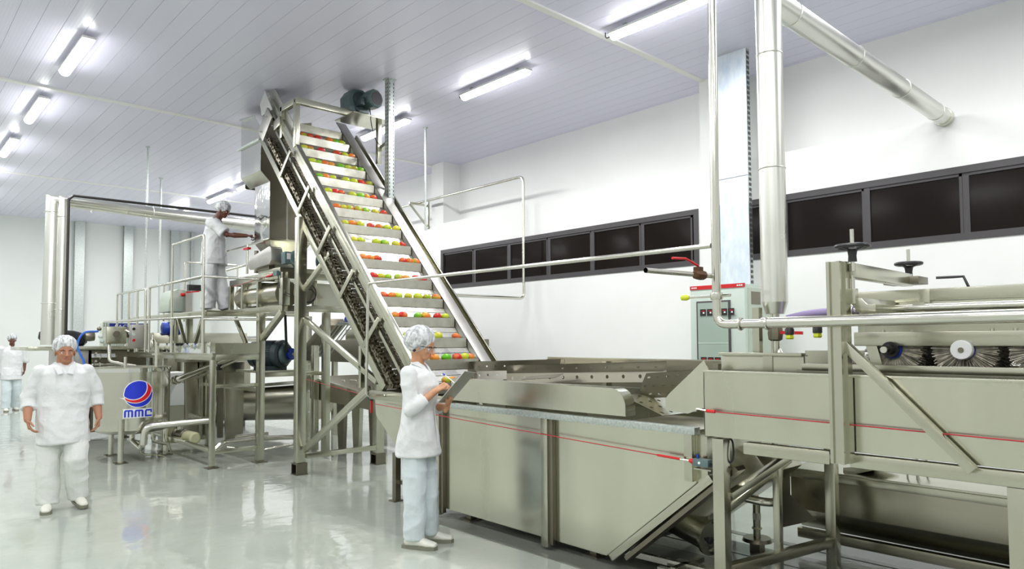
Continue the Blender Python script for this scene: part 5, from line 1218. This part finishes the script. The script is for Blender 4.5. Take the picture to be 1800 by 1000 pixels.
def netcap(par, hm, c=(-.028, 0, .062), r=(.118, .098, .098), tilt=-.35, fr=1.0):
    b = Blob(); b.ell((0, 0, 0), r, n=28); rm = Matrix.Translation(V(c)) @ Matrix.Rotation(tilt, 4, 'Y')
    b.xf(rm)
    b.loft([(c[0]+r[0]*.80*math.cos(t)-.005, r[1]*.93*math.sin(t), c[2]-.028-.030*math.cos(t)*-1) for t in [2*math.pi*i/24 for i in range(25)]], [.006]*25, ref=(0, 0, 1), n=8)
    b.xf(hm); return b.fuse('hair_net', 'net', par, vox=.005, smooth=1, wr=.004, wf=30)
def shoe(par, a, yaw, pitch=0, k=1.0):
    """a = ankle ground point, yaw of the toe; pitch lifts the toe"""
    t = Matrix.Translation(V(a)) @ Matrix.Rotation(yaw, 4, 'Z') @ Matrix.Rotation(-pitch, 4, 'Y')
    b = Blob(); b.loft([(-.055, 0, .045), (-.02, 0, .055), (.05, 0, .052), (.11, 0, .04), (.165, 0, .034)], [(.042, .034), (.05, .038), (.040, .043), (.030, .047), (.022, .036)], ref=(0, 0, 1)); b.loft([(-.03, 0, .05), (-.025, 0, .12)], [(.045, .036), (.044, .038)]); b.xf(t)
    s = b.fuse('shoe', 'shoe', par, vox=.006)
    q = MB(); pl = [(-.10, -.028), (-.105, 0), (-.10, .028), (-.04, .038), (.06, .046), (.13, .05), (.175, .036), (.192, 0), (.175, -.036), (.13, -.05), (.06, -.046), (-.04, -.038)]
    q.prism([(x, y, .0) for x, y in pl], (0, 0, .026)); bmesh.ops.transform(q.bm, matrix=t, verts=q.bm.verts); q = q.build('shoe_sole', 'sole', None); q.parent = s
    return s
def person(label, loc, rz, pose, skin='skin', group=None):
    P_ = E('person', label, 'person', group, loc=loc, rz=rz); g = pose
    hm = Matrix.Translation(V(g['head'])) @ Matrix.Rotation(g.get('hyaw', 0), 4, 'Z') @ Matrix.Rotation(g.get('hpitch', 0), 4, 'Y') @ Matrix.Scale(g.get('hs', 1), 4)
    nb = V(g['neck']); w = g.get('w', 1.0)
    B = Blob(); B.merge(head_blob(hm)); hc = hm @ V((-.022, 0, -.05)); B.loft([nb-V((0, 0, .06)), nb, hc], [.062*w, .054*w, .052*w])
    B.loft([nb-V((0, 0, .55)), nb-V((0, 0, .3)), nb-V((0, 0, .1)), nb-V((0, 0, .04))], [(.09*w, .12*w), (.085*w, .12*w), (.075*w, .14*w), (.05*w, .08*w)])
    for s in ('R', 'L'):
        sh, el, wr = V(g['sh'+s]), V(g['el'+s]), V(g['wr'+s]); B.loft([sh, (sh+el)/2, el, el.lerp(wr, .35), wr], [.036*w, .038*w, .036*w, .036*w, .025*w]); B.loft([nb-V((0, 0, .07)), sh-V((0, 0, .02))], [.04, .034])
        B.loft([V(g['hip'+s]), V(g['kn'+s]), V(g['an'+s])], [.07*w, .055*w, .04]); h = g['hand'+s]; hand(B, wr, h[0], h[1], h[2], h[3], **(h[4] if len(h) > 4 else {}))
    B.loft([V(g['hipR']), V(g['hipL'])], [.08, .08]); B.loft([V(g['hipR']).lerp(V(g['hipL']), .5), nb-V((0, 0, .5))], [(.08, .11), (.085, .12)])
    B.fuse('body', skin, P_, vox=g.get('vox', .0048), smooth=2)
    face_bits(P_, hm, skin); netcap(P_, hm, **g.get('net', {}))
    # coat
    c = Blob(); rings = g['coat']; c.loft([(x, y, z) for x, y, z, a, b in rings], [(a, b) for x, y, z, a, b in rings], n=24, round_ends=False)
    for s in ('R', 'L'):
        sh, el, wr = V(g['sh'+s]), V(g['el'+s]), V(g['wr'+s]); k = g.get('sleeve', .45); sr = g.get('sr', (.060, .056, .052, .052))
        if k > 0: c.loft([sh, (sh+el)/2, el], [sr[0], sr[1], sr[2]]); c.loft([el, el.lerp(wr, k*.5), el.lerp(wr, k)], [sr[2], sr[3]*.97, sr[3]], round_ends=False)
        else: c.loft([sh, sh.lerp(el, 1+k)], [sr[0], sr[3]], round_ends=False)
        c.ell(sh+V((0, 0, -.014)), (sr[0]*.95, sr[0]*.88, sr[0]*.92))
    c.fuse('coat', 'cloth', P_, vox=.008, smooth=3, wr=g.get('wr', .012), wf=8)
    m = MB(); n_ = nb+V((.0, 0, -.005))
    for s in (1, -1):
        kc = g.get('col', 1); m.prism([n_+V((q[0]*kc+(kc-1)*.03, q[1]*kc, q[2])) for q in ((-.055, s*.01, .028), (-.03, s*.066, .020), (.045, s*.062, -.012), (.118, s*.04, -.085), (.108, s*.010, -.075), (.068, s*.030, .0), (.02, s*.052, .032))], (.006, s*.012, .004))
    cl = m.build('collar', 'cloth', None, bevel=.002); cl.parent = P_
    if 'placket' in g: q = MB(); q.tube(bez([V(p) for p in g['placket']], 6), .004, 6); q = q.build('coat_placket', 'cloth', None); q.parent = P_
    t = Blob(); hz = (V(g['hipR'])+V(g['hipL']))/2
    t.loft([hz+V((0, 0, .12)), hz, hz-V((0, 0, .07))], [(.12*w, .155*w), (.125*w, .165*w), (.11*w, .15*w)])
    for s in ('R', 'L'):
        hp, kn, an = V(g['hip'+s]), V(g['kn'+s]), V(g['an'+s]); tr = g.get('tr', (.098, .088, .078)); t.loft([hp, hp.lerp(kn, .5), kn, kn.lerp(an, .5), an+V((0, 0, -.02))], [tr[0]*1.02, tr[0]*.97, tr[1], (tr[1]+tr[2])/2, tr[2]], round_ends=False)
    t.fuse('trousers', g.get('trm', 'trous'), P_, vox=.009, smooth=2, wr=.012, wf=7)
    for s in ('R', 'L'): a = V(g['an'+s]); shoe(P_, (a.x+.01, a.y, g.get('lift'+s, 0)), g.get('toe'+s, 0), g.get('tp'+s, 0))
    return P_
# --- the woman with the clipboard
wp_ = P(735, 958, Z=0)
wz = R(-54)
wpose = dict(head=(.035, 0, 1.545), hyaw=-.12, hpitch=.36, neck=(-.005, 0, 1.405), shR=(-.015, -.165, 1.345), elR=(.015, -.215, 1.075), wrR=(.185, -.12, 1.215), shL=(-.015, .165, 1.345), elL=(.03, .20, 1.06), wrL=(.225, .045, 1.075),
    handR=((.72, .35, .55), (.25, .55, -.75), (-.2, .6, .6), (.75, .85, .95, 1.0), dict(thumb=(.7, .5))), handL=((.45, -.12, .85), (-.8, 0, .45), (0, -1, 0), (.35, .35, .4, .45), dict(L=.075, thumb=(.2, .4))),
    hipR=(-.0, -.085, .86), knR=(.01, -.085, .48), anR=(-.01, -.08, .09), hipL=(.0, .085, .86), knL=(.04, .09, .48), anL=(.055, .10, .09), toeR=-.1, toeL=.12,
    coat=[(.0, 0, .705, .172, .205), (.0, 0, .76, .168, .200), (.0, 0, .88, .150, .192), (0, 0, .98, .128, .175), (.0, 0, 1.07, .118, .160), (.015, 0, 1.16, .128, .155), (.025, 0, 1.24, .136, .160), (.005, 0, 1.31, .112, .175), (-.005, 0, 1.365, .080, .145), (-.01, 0, 1.395, .058, .085), (-.008, 0, 1.415, .045, .055)],
    placket=[(.055, -.0, 1.385), (.128, -.01, 1.31), (.165, -.01, 1.22), (.138, -.01, 1.10), (.150, -.01, .95), (.172, -.01, .74)], sleeve=.55, trm='trous', tr=(.100, .090, .080),
    net=dict(c=(-.050, 0, .055), r=(.128, .108, .112), tilt=-.5))
wo = person('woman in white coat and hair net holding a clipboard beside the wash tank', (wp_.x, wp_.y, 0), wz, wpose, 'skin')
hm = Matrix.Translation(V(wpose['head'])) @ Matrix.Rotation(wpose['hyaw'], 4, 'Z') @ Matrix.Rotation(wpose['hpitch'], 4, 'Y')
def onhead(mb, name, m, par): bmesh.ops.transform(mb.bm, matrix=hm, verts=mb.bm.verts); o = mb.build(name, m, None); o.parent = par; return o
gl = onhead(MB().tube(bez([(-.01, .078, .012), (.05, .075, .026), (.094, .052, .034), (.103, 0, .036), (.094, -.052, .034), (.05, -.075, .026), (-.01, -.078, .012)], 6), .0032, 8), 'safety_glasses', 'black', wo)
for s in (1, -1):
    m = MB(); rows = []
    for i in range(9):
        t = i/8; x = .103-.010*t-.03*t**3; y = s*(.006+.060*t); rows.append([(x, y, .035-.003*t), (x-.004, y, .0), (x-.010, y*.97, -.016+.014*t*t)])
    vv_ = [[m.bm.verts.new(p) for p in r] for r in rows]
    for a, b in zip(vv_[:-1], vv_[1:]):
        for j in (0, 1): m.bm.faces.new((a[j], b[j], b[j+1], a[j+1]))
    onhead(m, 'lens', 'lens', gl)
hb = Blob(); hb.ell((-.045, 0, .02), (.072, .073, .075)); hb.ell((-.03, .066, -.012), (.02, .012, .035)); hb.ell((-.03, -.066, -.012), (.02, .012, .035)); hb.xf(hm); hb.fuse('hair', 'hair', wo, vox=.006)
# clipboard held in her left hand, pen in the right
def w2(p): return Matrix.Translation((wp_.x, wp_.y, 0)) @ Matrix.Rotation(wz, 4, 'Z') @ V(p)
cbo = E('clipboard', 'thin grey clipboard in the hands of the woman', 'clipboard', loc=w2((.24, 0, 1.15)))
m = MB(); A0, A1 = V((.215, 0, 1.115)), V((.425, 0, 1.355)); mm_ = MB(); mm_.bar(A0, A1, .235, .005, side=(0, 1, -.22)); bmesh.ops.transform(mm_.bm, matrix=Matrix.Translation((wp_.x, wp_.y, 0)) @ Matrix.Rotation(wz, 4, 'Z'), verts=mm_.bm.verts)
mm_.build('board', 'cover', cbo, bevel=.001)
mm_ = MB(); mm_.bar(A0+V((-.004, 0, .006)), A1+V((-.012, 0, -.004)), .21, .002, side=(0, 1, -.22)); bmesh.ops.transform(mm_.bm, matrix=Matrix.Translation((wp_.x, wp_.y, 0)) @ Matrix.Rotation(wz, 4, 'Z'), verts=mm_.bm.verts); mm_.build('paper_sheet', 'paper', cbo)
pn = E('pen', 'blue capped pen held in the right hand of the woman', 'pen', loc=w2((.27, -.03, 1.27))); MB().cyl(w2((.225, -.035, 1.335)), w2((.325, -.025, 1.255)), .0045, n=10).build('barrel', 'white', pn); MB().cyl(w2((.213, -.036, 1.345)), w2((.232, -.034, 1.33)), .0052, n=10).build('cap', 'logoblue', pn)
# --- walking man, left
q = P(108, 893, Z=0)
loose = [(.015, 0, .635, .195, .225), (.01, 0, .78, .185, .225), (.0, 0, .95, .155, .220), (0, 0, 1.08, .150, .215), (.0, 0, 1.20, .145, .215), (.0, 0, 1.30, .125, .21), (-.005, 0, 1.365, .09, .17), (-.01, 0, 1.40, .062, .095), (-.008, 0, 1.42, .045, .055)]
person('man in white coat and hair net walking towards the camera at the left', (q.x, q.y, 0), R(-97), dict(head=(.02, 0, 1.50), hyaw=.1, hpitch=.12, hs=1.08, neck=(0, 0, 1.385), w=1.25, col=1.3, shR=(0, -.195, 1.325), elR=(-.04, -.285, 1.07), wrR=(.10, -.29, .88), shL=(0, .195, 1.325), elL=(-.05, .27, 1.08), wrL=(.04, .295, .86),
    handR=((.35, .15, -.9), (0, 1, .1), (1, .2, 0), .45), handL=((.25, -.05, -.95), (0, -1, .1), (1, -.2, 0), .45), hipR=(0, -.10, .85), knR=(.04, -.115, .47), anR=(.06, -.12, .09), hipL=(0, .10, .85), knL=(.13, .10, .48), anL=(.02, .13, .12),
    toeR=-.1, toeL=.25, tpL=-.12, liftL=.035, coat=loose, sleeve=.5, trm='whitetrous', tr=(.112, .100, .088), sr=(.066, .068, .066, .060), net=dict(c=(-.03, 0, .068), r=(.112, .096, .090), tilt=-.45)), 'skinmid')
# --- man far left by the back wall
q = P(18, 722, Z=0)
person('man in a white short-sleeved coat standing by the back wall', (q.x, q.y, 0), R(-88), dict(head=(.02, 0, 1.665), neck=(0, 0, 1.53), hyaw=-.1, w=1.0, shR=(0, -.2, 1.47), elR=(-.05, -.27, 1.19), wrR=(.0, -.28, .94), shL=(0, .2, 1.47), elL=(-.03, .27, 1.19), wrL=(.06, .25, .95),
    handR=((.1, 0, -1), (0, 1, 0), (1, 0, 0), .35), handL=((.2, -.2, -1), (0, -1, 0), (1, 0, 0), .35), hipR=(0, -.10, .95), knR=(.10, -.10, .52), anR=(.12, -.11, .09), hipL=(0, .10, .95), knL=(.03, .10, .52), anL=(-.12, .11, .10), toeR=-.1, toeL=.1,
    coat=[(x, y, z*1.08 if z > .75 else z+.1, a, b) for x, y, z, a, b in loose], sleeve=.15, tr=(.105, .10, .09), vox=.008, sr=(.075, .078, .074, .07)), 'skindark')
# --- worker on the platform
q = P(378, 551, Z=2.03)
person('man in white shirt and hair net on the platform reaching for the steel chute', (q.x, q.y, 2.03), R(-43), dict(head=(.10, 0, 1.555), hyaw=-.1, hpitch=.42, neck=(.0, 0, 1.42), w=1.15, shR=(.0, -.17, 1.36), elR=(.24, -.17, 1.17), wrR=(.50, -.10, 1.165), shL=(-.03, .18, 1.36), elL=(-.08, .24, 1.08), wrL=(-.10, .22, .85),
    handR=((1, .05, .05), (0, .3, -1), (0, 1, .2), .9, dict(thumb=(.6, .4))), handL=((-.1, 0, -1), (1, 0, 0), (.2, 0, 0), .4), hipR=(-.03, -.085, .90), knR=(-.06, -.085, .48), anR=(-.07, -.08, .09), hipL=(-.03, .085, .90), knL=(.03, .085, .50), anL=(.12, .09, .09), toeR=-.05, toeL=.05,
    coat=[(-.03, 0, .74, .185, .20), (-.03, 0, .85, .18, .20), (-.03, 0, 1.0, .165, .195), (-.02, 0, 1.15, .155, .195), (-.01, 0, 1.27, .14, .19), (.0, 0, 1.35, .105, .175), (.0, 0, 1.40, .07, .10), (.0, 0, 1.43, .05, .06)], sleeve=-.15, sr=(.078, .078, .078, .085), tr=(.112, .104, .098), trm='cloth'), 'skindark')
